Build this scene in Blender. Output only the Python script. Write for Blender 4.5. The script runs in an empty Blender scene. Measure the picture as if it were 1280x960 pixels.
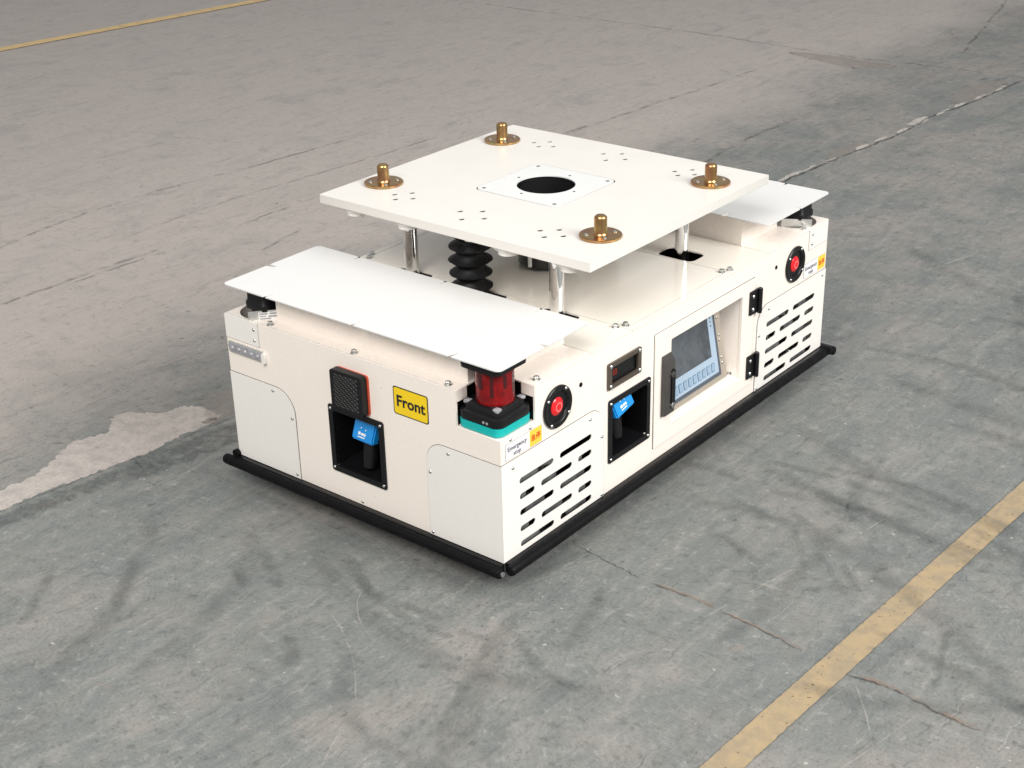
import bpy, bmesh, math, random
from mathutils import Vector, Matrix
from mathutils.geometry import tessellate_polygon

random.seed(7)
PI = math.pi
scene = bpy.context.scene
COL = scene.collection

# ------------------------------------------------------------------ camera, world, lamps, exposure
FLOOR = 0.068                     # the cart's sheet metal starts this high above the floor
cam_d = bpy.data.cameras.new("camera")
cam = bpy.data.objects.new("camera", cam_d)
COL.objects.link(cam)
yaw, pitch, roll = 2.257298, -0.444756, -0.024389
f = Vector((math.cos(yaw) * math.cos(pitch), math.sin(yaw) * math.cos(pitch), math.sin(pitch)))
r = f.cross(Vector((0, 0, 1))).normalized()
u = r.cross(f)
cr, sr = math.cos(roll), math.sin(roll)
r2, u2 = cr * r + sr * u, -sr * r + cr * u
rot = Matrix((r2, u2, -f)).transposed()
cam.matrix_world = Matrix.Translation((1.46261, -1.74804, 1.44749 + FLOOR)) @ rot.to_4x4()
cam_d.sensor_width = 36.0
cam_d.lens = 1838.98 / 1280 * 36.0
cam_d.clip_start = 0.05
cam_d.clip_end = 200
scene.camera = cam

world = bpy.data.worlds.new("World")
scene.world = world
world.use_nodes = True
bg = world.node_tree.nodes["Background"]
bg.inputs[0].default_value = (0.96, 0.98, 1.0, 1)
bg.inputs[1].default_value = 0.44


def area(name, loc, target, sx, sy, power, col):
    d = bpy.data.lights.new(name, 'AREA')
    d.shape = 'RECTANGLE'
    d.size, d.size_y = sx, sy
    d.energy = power
    d.color = col
    o = bpy.data.objects.new(name, d)
    COL.objects.link(o)
    o.location = loc
    o.rotation_euler = (Vector(target) - Vector(loc)).to_track_quat('-Z', 'Y').to_euler()
    return o


area("doorway_light", (6.9, 1.5, 5.0), (-0.1, 0.6, 0.2), 4.6, 3.8, 800, (1.0, 0.985, 0.955))
area("front_fill_light", (1.6, -4.2, 5.0), (-0.3, 0.5, 0.1), 4.0, 3.2, 455, (1.0, 0.965, 0.92))  # added fill lamp behind the camera, lifts the front face
area("roof_light", (-2.6, 2.4, 7.5), (-2.6, 2.4, 0), 0.7, 9.0, 15, (1.0, 0.985, 0.96))

scene.view_settings.view_transform = 'Standard'
scene.view_settings.look = 'None'
scene.view_settings.exposure = 0.0
scene.view_settings.gamma = 1.0
scene.view_settings.use_curve_mapping = False


# ------------------------------------------------------------------ node helper
class NT:
    def __init__(self, mat):
        mat.use_nodes = True
        self.t = mat.node_tree
        self.t.nodes.clear()

    def n(self, typ, ins=None, **props):
        nd = self.t.nodes.new(typ)
        for k, v in props.items():
            setattr(nd, k, v)
        for k, v in (ins or {}).items():
            self.set(nd.inputs[k], v)
        return nd

    def set(self, sock, v):
        if isinstance(v, bpy.types.NodeSocket):
            self.t.links.new(v, sock)
        else:
            sock.default_value = v

    def math(self, op, a, b=0.0, c=0.0, clamp=False):
        nd = self.n('ShaderNodeMath', {0: a, 1: b, 2: c}, operation=op, use_clamp=clamp)
        return nd.outputs[0]

    def vec(self, op, a, b=(0, 0, 0), out=0):
        nd = self.n('ShaderNodeVectorMath', {0: a, 1: b}, operation=op)
        return nd.outputs[out]

    def scale(self, a, s):
        nd = self.n('ShaderNodeVectorMath', {0: a, 'Scale': s}, operation='SCALE')
        return nd.outputs[0]

    def mix(self, fac, a, b, mode='MIX'):
        nd = self.n('ShaderNodeMix', data_type='RGBA', blend_type=mode, clamp_factor=True)
        self.set(nd.inputs[0], fac)
        self.set(nd.inputs[6], a)
        self.set(nd.inputs[7], b)
        return nd.outputs[2]

    def ramp(self, v, lo, hi, a=0.0, b=1.0, smooth=True):
        nd = self.n('ShaderNodeMapRange', {0: v, 1: lo, 2: hi, 3: a, 4: b},
                    interpolation_type='SMOOTHSTEP' if smooth else 'LINEAR', clamp=True)
        return nd.outputs[0]

    def noise(self, vec, scale=5.0, detail=4.0, rough=0.55, dist=0.0, out=0):
        nd = self.n('ShaderNodeTexNoise', {'Vector': vec, 'Scale': scale, 'Detail': detail,
                                           'Roughness': rough, 'Distortion': dist})
        return nd.outputs[out]

    def mapping(self, vec, scale=(1, 1, 1), rotz=0.0, loc=(0, 0, 0)):
        nd = self.n('ShaderNodeMapping', {'Vector': vec, 'Location': loc, 'Rotation': (0, 0, rotz), 'Scale': scale})
        return nd.outputs[0]

    def coord(self):
        return self.n('ShaderNodeTexCoord').outputs['Object']

    def bsdf(self, **ins):
        m = {k.replace('_', ' '): v for k, v in ins.items()}
        b = self.n('ShaderNodeBsdfPrincipled', m)
        self.out = self.n('ShaderNodeOutputMaterial', {'Surface': b.outputs[0]})
        return b

    def bump(self, h, strength=0.2, dist=0.01, normal=None):
        ins = {'Height': h, 'Strength': strength, 'Distance': dist}
        if normal is not None:
            ins['Normal'] = normal
        return self.n('ShaderNodeBump', ins).outputs[0]


def c4(*c):
    return (c[0], c[1], c[2], 1.0)


MATS = {}


def paint(name, col, rough=0.24, dirt=0.035, bevel=0.0012, grime=(0.42, 0.36, 0.29), coat=0.0):
    m = bpy.data.materials.new(name)
    t = NT(m)
    co = t.coord()
    n1 = t.noise(co, 3.0, 5, 0.6)
    n2 = t.noise(co, 11.0, 5, 0.65)
    fac = t.math('MULTIPLY', t.ramp(n2, 0.56, 0.80), dirt * 1.3)
    base = t.mix(t.math('MULTIPLY', t.ramp(n1, 0.35, 0.7), dirt), c4(*col), c4(col[0] * .9, col[1] * .88, col[2] * .83))
    base = t.mix(fac, base, c4(*grime))
    sp = t.n('ShaderNodeTexVoronoi', {'Vector': co, 'Scale': 26.0}).outputs[0]
    spk = t.math('MULTIPLY', t.ramp(sp, 0.030, 0.055, 1.0, 0.0), t.ramp(t.noise(co, 4.0, 2), 0.60, 0.66))
    base = t.mix(t.math('MULTIPLY', spk, 0.45), base, c4(0.20, 0.16, 0.12))
    rg = t.ramp(n2, 0.3, 0.75, rough * 0.85, rough * 1.35)
    bev = t.n('ShaderNodeBevel', {'Radius': bevel}, samples=2).outputs[0]
    h = t.noise(co, 190.0, 2, 0.5)
    h2 = t.noise(co, 7.0, 2, 0.5)
    nrm = t.bump(h, 0.05, 0.001, bev)
    nrm = t.bump(h2, 0.06, 0.004, nrm)
    t.bsdf(Base_Color=base, Roughness=rg, Normal=nrm, Coat_Weight=coat, Coat_Roughness=0.12)
    MATS[name] = m
    return m


def simple(name, col, rough=0.4, metal=0.0, var=0.12, scale=40.0, bump=0.0, emit=None, es=0.0, spec=0.5, coat=0.0,
           bevel=0.0, trans=0.0):
    m = bpy.data.materials.new(name)
    t = NT(m)
    co = t.coord()
    n = t.noise(co, scale, 4, 0.6)
    base = t.mix(t.ramp(n, 0.35, 0.7), c4(*col), c4(*[c * (1 - var) for c in col]))
    ins = dict(Base_Color=base, Roughness=t.ramp(n, 0.3, 0.7, rough * .85, rough * 1.2), Metallic=metal,
               Specular_IOR_Level=spec, Coat_Weight=coat, Transmission_Weight=trans)
    nrm = None
    if bevel:
        nrm = t.n('ShaderNodeBevel', {'Radius': bevel}, samples=2).outputs[0]
    if bump:
        nrm = t.bump(n, bump, 0.002, nrm)
    if nrm is not None:
        ins['Normal'] = nrm
    if emit:
        ins['Emission_Color'] = c4(*emit)
        ins['Emission_Strength'] = es
    t.bsdf(**ins)
    MATS[name] = m
    return m


paint('cream_paint', (0.845, 0.775, 0.71))
paint('cover_paint_dimmed', (0.68, 0.675, 0.665), rough=0.36)  # same paint as the body, darkened against the strong top light
paint('insert_paint', (0.70, 0.705, 0.70), rough=0.33)
paint('plate_paint', (0.70, 0.675, 0.635), rough=0.36, dirt=0.07)
paint('deck_paint', (0.85, 0.80, 0.725), rough=0.12, dirt=0.05, coat=0.35)
paint('grey_white_paint', (0.79, 0.765, 0.725), rough=0.30)
simple('black_plastic', (0.006, 0.006, 0.007), 0.40, scale=120, bump=0.05, spec=0.3)
simple('black_satin', (0.005, 0.005, 0.006), 0.30, spec=0.35)
simple('bellows_fabric', (0.006, 0.006, 0.007), 0.5, scale=60, bump=0.5, var=0.4, spec=0.3)
simple('black_rubber', (0.0045, 0.0045, 0.0055), 0.5, scale=35, bump=0.5, var=0.35, spec=0.12)
simple('seam_shadow', (0.10, 0.095, 0.085), 0.7)  # dark colour laid behind panel edges to stand for the gap shadow
simple('red_mark', (0.80, 0.16, 0.16), 0.4)
simple('void_black', (0.004, 0.004, 0.004), 0.8)
simple('dark_steel', (0.10, 0.10, 0.10), 0.45, metal=0.6)
simple('zinc', (0.62, 0.63, 0.62), 0.28, metal=1.0, scale=90)
simple('chrome', (0.80, 0.80, 0.80), 0.07, metal=1.0, var=0.05)
simple('aluminium', (0.66, 0.66, 0.64), 0.34, metal=0.75)
simple('bezel_metal', (0.46, 0.40, 0.33), 0.42, metal=0.25)
simple('teal_plastic', (0.0, 0.42, 0.40), 0.42, var=0.06)
simple('blue_plastic', (0.012, 0.25, 0.66), 0.30, var=0.10)
simple('blue_dark_plastic', (0.010, 0.07, 0.24), 0.4)
simple('red_button', (0.72, 0.006, 0.012), 0.22, coat=0.4, var=0.05)
simple('red_lens', (0.20, 0.001, 0.003), 0.10, coat=0.25, spec=0.3, var=0.45, scale=60)
simple('red_dark', (0.05, 0.002, 0.004), 0.2)
simple('orange_plastic', (0.50, 0.06, 0.022), 0.4)
simple('sticker_yellow', (0.86, 0.60, 0.01), 0.45, var=0.04)
simple('label_yellow', (0.92, 0.58, 0.06), 0.45, var=0.04)
simple('label_white', (0.80, 0.80, 0.79), 0.45, var=0.03)
simple('print_black', (0.012, 0.012, 0.013), 0.5)
simple('print_violet', (0.10, 0.08, 0.13), 0.5)
simple('print_orange', (0.62, 0.13, 0.015), 0.5)
simple('print_grey', (0.30, 0.31, 0.33), 0.5)
simple('screen_frame_blue', (0.36, 0.46, 0.57), 0.38, var=0.05)
simple('screen_bezel', (0.085, 0.10, 0.125), 0.40)
simple('screen_key', (0.28, 0.40, 0.53), 0.35)
simple('key_rim', (0.12, 0.18, 0.25), 0.4)
simple('lock_grey', (0.060, 0.056, 0.053), 0.35, metal=0.2, bevel=0.0012)
simple('indicator_frame', (0.075, 0.058, 0.045), 0.35, bevel=0.001)
simple('lamp_glass', (0.33, 0.33, 0.36), 0.25, var=0.35, scale=130)
simple('lamp_diode_clear', (0.43, 0.43, 0.45), 0.2, var=0.3, scale=200)
simple('grille_black', (0.022, 0.022, 0.022), 0.45)
simple('tube_black', (0.012, 0.012, 0.013), 0.22, spec=0.8)
simple('mount_grey', (0.22, 0.23, 0.23), 0.35, metal=0.3, var=0.6, scale=25)
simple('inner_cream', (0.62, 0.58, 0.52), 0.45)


def brass():
    m = bpy.data.materials.new('yellow_zinc')
    t = NT(m)
    co = t.coord()
    n = t.noise(co, 28, 3, 0.6, 0.6)
    n2 = t.noise(co, 70, 3, 0.6)
    a = t.mix(t.ramp(n, 0.35, 0.65), c4(0.50, 0.32, 0.12), c4(0.42, 0.20, 0.10))
    a = t.mix(t.ramp(n2, 0.55, 0.75), a, c4(0.33, 0.33, 0.15))
    t.bsdf(Base_Color=a, Metallic=0.95, Roughness=0.24)
    MATS['yellow_zinc'] = m


brass()


def lcd():
    m = bpy.data.materials.new('screen_glass')
    t = NT(m)
    co = t.coord()
    n = t.noise(co, 14, 4, 0.6, 0.4)
    sm = t.noise(co, 45, 3, 0.7)
    base = t.mix(t.ramp(n, 0.3, 0.7), c4(0.046, 0.056, 0.068), c4(0.098, 0.110, 0.125))
    base = t.mix(t.math('MULTIPLY', t.ramp(sm, 0.5, 0.8), 0.5), base, c4(0.14, 0.17, 0.20))
    t.bsdf(Base_Color=base, Roughness=0.22, Coat_Weight=0.5, Coat_Roughness=0.08)
    MATS['screen_glass'] = m


lcd()


# ------------------------------------------------------------------ mesh helpers
ROOT = bpy.data.objects.new("transport_cart", None)
COL.objects.link(ROOT)
CX, CY = -0.3555, 0.5995
ROOT.location = (CX, CY, 0)
ROOT.empty_display_size = 0.2
ROOT['label'] = "low cream white automated transport cart with a raised lift plate, standing on the concrete floor"
ROOT['category'] = "transport robot"


def loc(x, y, z):
    return Vector((x - CX, y - CY, z + FLOOR))


def front(uu, vv, ww):      # a face that looks towards -y
    return loc(uu, -ww, vv)


def side(uu, vv, ww):       # looks towards +x
    return loc(ww, uu, vv)


def top(uu, vv, ww):        # looks up
    return loc(uu, vv, ww)


def finish(name, bm, mat, parent=None, smooth=40, at=None, rotm=None):
    bmesh.ops.recalc_face_normals(bm, faces=bm.faces)
    me = bpy.data.meshes.new(name)
    bm.to_mesh(me)
    bm.free()
    for p in me.polygons:
        p.use_smooth = True
    me.set_sharp_from_angle(angle=math.radians(smooth))
    me.materials.append(MATS[mat])
    return link(name, me, parent, at, rotm)


def link(name, me, parent=None, at=None, rotm=None):
    o = bpy.data.objects.new(name, me)
    COL.objects.link(o)
    o.parent = ROOT if parent is None else parent
    if at is not None:
        M = Matrix.Translation(at)
        if rotm is not None:
            M = M @ rotm.to_4x4()
        o.matrix_local = M
    return o


def rrect(x0, y0, x1, y1, rad=0.0, seg=6, corners=(1, 1, 1, 1)):
    """corners: bl, br, tr, tl"""
    pts = []
    for (cx, cy, a0, on) in ((x0, y0, PI, corners[0]), (x1, y0, 1.5 * PI, corners[1]),
                             (x1, y1, 0, corners[2]), (x0, y1, 0.5 * PI, corners[3])):
        rr = rad * on
        if rr <= 0:
            pts.append((cx, cy))
            continue
        sx = 1 if cx == x0 else -1
        sy = 1 if cy == y0 else -1
        ox, oy = cx + sx * rr, cy + sy * rr
        for k in range(seg + 1):
            a = a0 + 0.5 * PI * k / seg
            pts.append((ox + rr * math.cos(a), oy + rr * math.sin(a)))
    return pts


def circle(cx, cy, rad, n=28, a0=0.0):
    return [(cx + rad * math.cos(a0 + 2 * PI * k / n), cy + rad * math.sin(a0 + 2 * PI * k / n)) for k in range(n)]


def add_plate(bm, fr, outline, holes, w0, w1):
    loops = [outline] + list(holes)
    flat = [p for l in loops for p in l]
    tris = tessellate_polygon([[Vector((p[0], p[1], 0)) for p in l] for l in loops])
    a = [bm.verts.new(fr(p[0], p[1], w0)) for p in flat]
    b = [bm.verts.new(fr(p[0], p[1], w1)) for p in flat]
    for t in tris:
        if len(set(t)) < 3:
            continue
        try:
            bm.faces.new([b[i] for i in t])
            bm.faces.new([a[i] for i in reversed(t)])
        except ValueError:
            pass
    k = 0
    for l in loops:
        n = len(l)
        for i in range(n):
            j = (i + 1) % n
            try:
                bm.faces.new((a[k + i], a[k + j], b[k + j], b[k + i]))
            except ValueError:
                pass
        k += n


def plate(name, fr, outline, holes, w0, w1, mat, parent=None, smooth=40):
    bm = bmesh.new()
    add_plate(bm, fr, outline, holes, w0, w1)
    return finish(name, bm, mat, parent, smooth)


def add_box(bm, lo, hi, bev=0.0, seg=2):
    """lo/hi in cart coordinates"""
    a, b = loc(*lo), loc(*hi)
    tmp = bmesh.new()
    v = [tmp.verts.new((x, y, z)) for x in (a.x, b.x) for y in (a.y, b.y) for z in (a.z, b.z)]
    for q in ((0, 1, 3, 2), (4, 6, 7, 5), (0, 4, 5, 1), (2, 3, 7, 6), (0, 2, 6, 4), (1, 5, 7, 3)):
        tmp.faces.new([v[i] for i in q])
    if bev:
        bmesh.ops.bevel(tmp, geom=list(tmp.edges), offset=bev, segments=seg, affect='EDGES', profile=0.5)
    me = bpy.data.meshes.new('t')
    tmp.to_mesh(me)
    tmp.free()
    bm.from_mesh(me)
    bpy.data.meshes.remove(me)


def box(name, lo, hi, mat, parent=None, bev=0.0):
    bm = bmesh.new()
    add_box(bm, lo, hi, bev)
    return finish(name, bm, mat, parent)


def add_lathe(bm, prof, n=24, mat4=None, wob=0.0, close=True):
    """prof: list of (radius, height) about +z, then mat4"""
    rings = []
    M = mat4 or Matrix.Identity(4)
    for (rr, h) in prof:
        if rr <= 1e-6:
            rings.append([bm.verts.new(M @ Vector((0, 0, h)))])
        else:
            rings.append([bm.verts.new(M @ Vector((rr * (1 + wob * random.uniform(-1, 1)) * math.cos(2 * PI * k / n),
                                                   rr * (1 + wob * random.uniform(-1, 1)) * math.sin(2 * PI * k / n),
                                                   h + wob * 0.03 * random.uniform(-1, 1)))) for k in range(n)])
    for A, B in zip(rings, rings[1:]):
        for k in range(n):
            j = (k + 1) % n
            if len(A) == 1 and len(B) == 1:
                continue
            if len(A) == 1:
                bm.faces.new((A[0], B[j], B[k]))
            elif len(B) == 1:
                bm.faces.new((A[k], A[j], B[0]))
            else:
                bm.faces.new((A[k], A[j], B[j], B[k]))
    if close:
        if len(rings[0]) > 1:
            bm.faces.new(list(reversed(rings[0])))
        if len(rings[-1]) > 1:
            bm.faces.new(rings[-1])


R_UP = Matrix.Identity(3)
R_FRONT = Matrix(((1, 0, 0), (0, 0, -1), (0, 1, 0)))        # local z -> -y
R_SIDE = Matrix(((0, 0, 1), (1, 0, 0), (0, 1, 0)))          # local z -> +x, x -> +y, y -> +z


def m4(at, rotm=R_UP):
    return Matrix.Translation(at) @ rotm.to_4x4()


def lathe(name, prof, at, mat, parent=None, rotm=R_UP, n=24, wob=0.0, smooth=40):
    bm = bmesh.new()
    add_lathe(bm, prof, n, m4(at, rotm), wob)
    return finish(name, bm, mat, parent, smooth)


def tube_x(bm, p0, p1, rad, n=14, seg=30, wob=0.0):
    a, b = loc(*p0), loc(*p1)
    d = (b - a).normalized()
    q = d.to_track_quat('Z', 'Y').to_matrix()
    L = (b - a).length
    prof = [(0, 0), (rad * 0.55, 0), (rad * 0.9, 0.002), (rad, 0.006)]
    prof += [(rad * (1 + wob * random.uniform(-1, 1)), 0.006 + (L - 0.012) * k / seg) for k in range(1, seg)]
    prof += [(rad, L - 0.006), (rad * 0.9, L - 0.002), (rad * 0.55, L), (0, L)]
    add_lathe(bm, prof, n, Matrix.Translation(a) @ q.to_4x4())


# shared small hardware ------------------------------------------------
def proto_screw(rad, h, n=10, mat='zinc'):
    bm = bmesh.new()
    add_lathe(bm, [(rad, 0), (rad, h * 0.45), (rad * 0.72, h * 0.9), (rad * 0.35, h), (rad * 0.30, h * 0.55), (0, h * 0.5)], n)
    bmesh.ops.recalc_face_normals(bm, faces=bm.faces)
    me = bpy.data.meshes.new('screw')
    bm.to_mesh(me)
    bm.free()
    for p in me.polygons:
        p.use_smooth = True
    me.set_sharp_from_angle(angle=0.7)
    me.materials.append(MATS[mat])
    return me


def proto_bolt():
    bm = bmesh.new()
    add_lathe(bm, [(0.0078, 0), (0.0078, 0.0012), (0.0055, 0.0014)], 14)
    add_lathe(bm, [(0.0056, 0.0014), (0.0056, 0.0062), (0.0048, 0.0070), (0.0, 0.0070)], 6)
    bmesh.ops.recalc_face_normals(bm, faces=bm.faces)
    me = bpy.data.meshes.new('bolt')
    bm.to_mesh(me)
    bm.free()
    me.materials.append(MATS['zinc'])
    return me


SCREW = proto_screw(0.0046, 0.0032)
SCREW_S = proto_screw(0.0034, 0.0025)
SCREW_D = proto_screw(0.0056, 0.0026, 10, 'dark_steel')
SCREW_D2 = proto_screw(0.0034, 0.0022, 10, 'dark_steel')
BOLT = proto_bolt()


def screw_side(y, z, w=0.0, parent=None, me=None):
    return link('screw', me or SCREW_S, parent, side(y, z, w), R_SIDE)


def screw_front(x, z, w=0.0, parent=None, me=None):
    return link('screw', me or SCREW_S, parent, front(x, z, w), R_FRONT)


def text_mesh(name, body, size, fr_at, rotm, mat, parent, bold=0.0, shear=0.0, align='CENTER', depth=0.0003):
    cu = bpy.data.curves.new(name, 'FONT')
    cu.body = body
    cu.size = size
    cu.align_x = align
    cu.align_y = 'CENTER'
    cu.offset = bold
    cu.shear = shear
    cu.extrude = depth
    cu.resolution_u = 3
    ob = bpy.data.objects.new(name, cu)
    COL.objects.link(ob)
    dg = bpy.context.evaluated_depsgraph_get()
    me = bpy.data.meshes.new_from_object(ob.evaluated_get(dg))
    bpy.data.objects.remove(ob)
    me.materials.clear()
    me.materials.append(MATS[mat])
    return link(name, me, parent, fr_at, rotm)


# ------------------------------------------------------------------ floor
def floor_material():
    m = bpy.data.materials.new('worn_concrete')
    t = NT(m)
    co = t.coord()
    sep = t.n('ShaderNodeSeparateXYZ', {0: co})
    X, Y = sep.outputs[0], sep.outputs[1]
    flat = t.n('ShaderNodeCombineXYZ', {0: X, 1: Y, 2: 0.0}).outputs[0]

    def nvec(scale, detail, rough):
        nz = t.n('ShaderNodeTexNoise', {'Vector': flat, 'Scale': scale, 'Detail': detail, 'Roughness': rough}).outputs[1]
        return t.vec('MULTIPLY', t.vec('SUBTRACT', nz, (0.5, 0.5, 0.5)), (1, 1, 0))

    nzf, nzc, nzl = nvec(60, 3, 0.65), nvec(9, 4, 0.6), nvec(1.6, 3, 0.5)
    warp_s = t.vec('ADD', flat, t.scale(nzf, 0.014))
    warp_b = t.vec('ADD', warp_s, t.scale(nzc, 0.045))
    warp_m = t.vec('ADD', warp_s, t.scale(nzc, 0.11))
    warp_l = t.vec('ADD', warp_m, t.scale(nzl, 0.55))

    def mx(*v):
        o = v[0]
        for q in v[1:]:
            o = t.math('MAXIMUM', o, q)
        return o

    mul = lambda a, b: t.math('MULTIPLY', a, b)
    # ---- broad colour: warm grey slab on the far left, green grey slab elsewhere, border wanders
    slab = t.n('ShaderNodeSeparateXYZ', {0: warp_l}).outputs
    left = t.ramp(slab[0], -1.02, -1.62)
    far = t.ramp(slab[1], 0.9, 3.4)
    warm = t.math('ADD', mul(left, 0.80), mul(far, 0.55), clamp=True)
    cloud = t.noise(flat, 1.9, 5, 0.62, 0.6)
    cloud2 = t.noise(flat, 5.2, 6, 0.66, 0.8)
    warm = t.math('ADD', warm, t.ramp(cloud, 0.40, 0.66, -0.25, 0.55), clamp=True)
    warm = t.math('ADD', warm, t.ramp(cloud2, 0.36, 0.68, -0.35, 0.42), clamp=True)
    base = t.mix(warm, c4(0.164, 0.175, 0.168), c4(0.246, 0.229, 0.211))
    base = t.mix(mul(left, 0.75), base, c4(0.462, 0.410, 0.377))
    # ---- drag streaks along the aisle
    s1 = t.noise(t.mapping(warp_m, (30, 2.4, 1), rotz=-0.06), 1.0, 7, 0.68)
    s2 = t.noise(t.mapping(warp_m, (15, 3.0, 1), rotz=0.24), 1.0, 6, 0.66)
    s3 = t.noise(t.mapping(warp_m, (6, 30, 1), rotz=0.5), 1.0, 5, 0.66)
    s4 = t.noise(t.mapping(warp_b, (85, 7.0, 1), rotz=-0.02), 1.0, 5, 0.7)
    mott = t.noise(flat, 4.2, 9, 0.72, 0.5)
    fine = t.noise(flat, 38, 6, 0.74)
    grain = t.noise(flat, 150, 4, 0.75)
    amp = t.ramp(left, 0.0, 1.0, 1.0, 0.50)
    famp = t.ramp(left, 0.0, 1.0, 1.0, 0.50)
    base = t.mix(mul(amp, t.ramp(s1, 0.48, 0.72, 0.0, 0.42)), base, c4(0.30, 0.29, 0.278))
    base = t.mix(mul(amp, t.ramp(s1, 0.47, 0.26, 0.0, 0.55)), base, c4(0.102, 0.108, 0.106))
    base = t.mix(mul(amp, t.ramp(s2, 0.50, 0.72, 0.0, 0.36)), base, c4(0.255, 0.232, 0.212))
    base = t.mix(mul(amp, t.ramp(s2, 0.47, 0.27, 0.0, 0.50)), base, c4(0.116, 0.124, 0.121))
    base = t.mix(mul(amp, t.ramp(s3, 0.54, 0.74, 0.0, 0.26)), base, c4(0.10, 0.112, 0.112))
    base = t.mix(mul(amp, t.ramp(mott, 0.50, 0.70, 0.0, 0.46)), base, c4(0.285, 0.262, 0.242))
    base = t.mix(mul(amp, t.ramp(mott, 0.48, 0.30, 0.0, 0.50)), base, c4(0.103, 0.114, 0.114))
    base = t.mix(mul(famp, t.ramp(s4, 0.46, 0.28, 0.0, 0.52)), base, c4(0.085, 0.093, 0.092))
    base = t.mix(mul(famp, t.ramp(s4, 0.56, 0.78, 0.0, 0.34)), base, c4(0.38, 0.375, 0.365))
    base = t.mix(mul(famp, t.ramp(fine, 0.47, 0.31, 0.0, 0.62)), base, c4(0.080, 0.087, 0.086))
    base = t.mix(mul(famp, t.ramp(fine, 0.54, 0.70, 0.0, 0.42)), base, c4(0.37, 0.365, 0.355))
    base = t.mix(mul(famp, t.ramp(grain, 0.48, 0.32, 0.0, 0.48)), base, c4(0.070, 0.076, 0.075))
    base = t.mix(mul(famp, t.ramp(grain, 0.55, 0.74, 0.0, 0.26)), base, c4(0.40, 0.395, 0.385))

    # ---- fine wear
    scr = None
    for k, (rz, sc, off, lo) in enumerate(((-0.10, (150, 3.6, 1), 3.1, 0.66), (0.12, (170, 3.2, 1), 7.7, 0.67), (0.75, (120, 3.6, 1), 1.3, 0.70), (-0.9, (110, 4, 1), 9.2, 0.71))):
        q = t.ramp(t.noise(t.mapping(warp_b, sc, rotz=rz, loc=(off, off, 0)), 1.0, 2.5, 0.55), lo, lo + 0.09)
        scr = q if scr is None else mx(scr, q)
    base = t.mix(mul(scr, 0.20), base, c4(0.52, 0.50, 0.47))
    dscr = None
    for rz, sc, off, lo in ((-0.05, (100, 5, 1), 13.1, 0.655), (0.55, (80, 6, 1), 17.7, 0.67), (1.25, (75, 7, 1), 21.3, 0.68)):
        q = t.ramp(t.noise(t.mapping(warp_b, sc, rotz=rz, loc=(off, off, 0)), 1.0, 3.0, 0.6), lo, lo + 0.09)
        dscr = q if dscr is None else mx(dscr, q)
    base = t.mix(mul(dscr, 0.42), base, c4(0.060, 0.066, 0.064))
    # ---- specks, pits and crumbs
    for sc, thr, ch, col in ((13.0, 0.60, 0, c4(0.05, 0.048, 0.045)), (27.0, 0.70, 1, c4(0.60, 0.57, 0.53)), (34.0, 0.62, 2, c4(0.06, 0.058, 0.055))):
        v = t.n('ShaderNodeTexVoronoi', {'Vector': warp_b, 'Scale': sc}).outputs
        pk = t.math('GREATER_THAN', t.n('ShaderNodeSeparateXYZ', {0: v[1]}).outputs[ch], thr)
        base = t.mix(mul(mul(t.ramp(v[0], 0.03, 0.10, 1.0, 0.0), pk), 0.45), base, col)
    # ---- relief
    h = t.math('ADD', mul(fine, 0.8), mul(mott, 0.5))
    h = t.math('ADD', h, t.math('ADD', mul(s1, 0.3), mul(s4, 0.4)))
    nrm = t.bump(h, 0.30, 0.005)
    t.bsdf(Base_Color=base, Roughness=t.ramp(mott, 0.3, 0.7, 0.48, 0.72), Normal=nrm, Specular_IOR_Level=0.35)
    return m


bm = bmesh.new()
S = 24.0
N = 12
grid = [[bm.verts.new((-S + 2 * S * i / N, -S + 2 * S * j / N, 0)) for j in range(N + 1)] for i in range(N + 1)]
for i in range(N):
    for j in range(N):
        bm.faces.new((grid[i][j], grid[i + 1][j], grid[i + 1][j + 1], grid[i][j + 1]))
me = bpy.data.meshes.new('floor')
bm.to_mesh(me)
bm.free()
me.materials.append(floor_material())
floor = bpy.data.objects.new('floor', me)
COL.objects.link(floor)
floor['kind'] = 'structure'


# ---- marks that lie on the floor: each is a feathered strip or patch a fraction of a millimetre thick
def mark_material(name, col, alpha, nscale, lo, hi, col2=None, rough=0.6, hard=False):
    m = bpy.data.materials.new(name)
    t = NT(m)
    co = t.coord()
    fade = t.n('ShaderNodeAttribute', attribute_name='fade').outputs['Fac']
    n = t.noise(co, nscale, 6, 0.72)
    f2 = t.noise(co, 140, 4, 0.75)
    if hard:
        a_ = t.ramp(t.math('ADD', fade, t.math('MULTIPLY', t.math('SUBTRACT', f2, 0.5), 0.9)), 0.30, 0.50)
    else:
        a_ = t.ramp(fade, 0.0, 0.9)
    a_ = t.math('MULTIPLY', a_, t.ramp(n, lo, hi))
    a_ = t.math('MULTIPLY', a_, t.ramp(f2, 0.30, 0.58, 0.88 if hard else 0.45, 1.0))
    a_ = t.math('MULTIPLY', a_, alpha)
    base = t.mix(t.ramp(t.noise(co, 30, 7, 0.74), 0.36, 0.66), c4(*col), c4(*(col2 or col)))
    base = t.mix(t.ramp(f2, 0.46, 0.28, 0.0, 0.18), base, c4(*[c * .45 for c in col]))
    b = t.n('ShaderNodeBsdfPrincipled', {'Base Color': base, 'Roughness': rough, 'Specular IOR Level': 0.3,
                                         'Normal': t.bump(f2, 0.4, 0.003)})
    tr = t.n('ShaderNodeBsdfTransparent')
    mixn = t.n('ShaderNodeMixShader', {0: a_, 1: tr.outputs[0], 2: b.outputs[0]})
    t.n('ShaderNodeOutputMaterial', {'Surface': mixn.outputs[0]})
    return m


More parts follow.
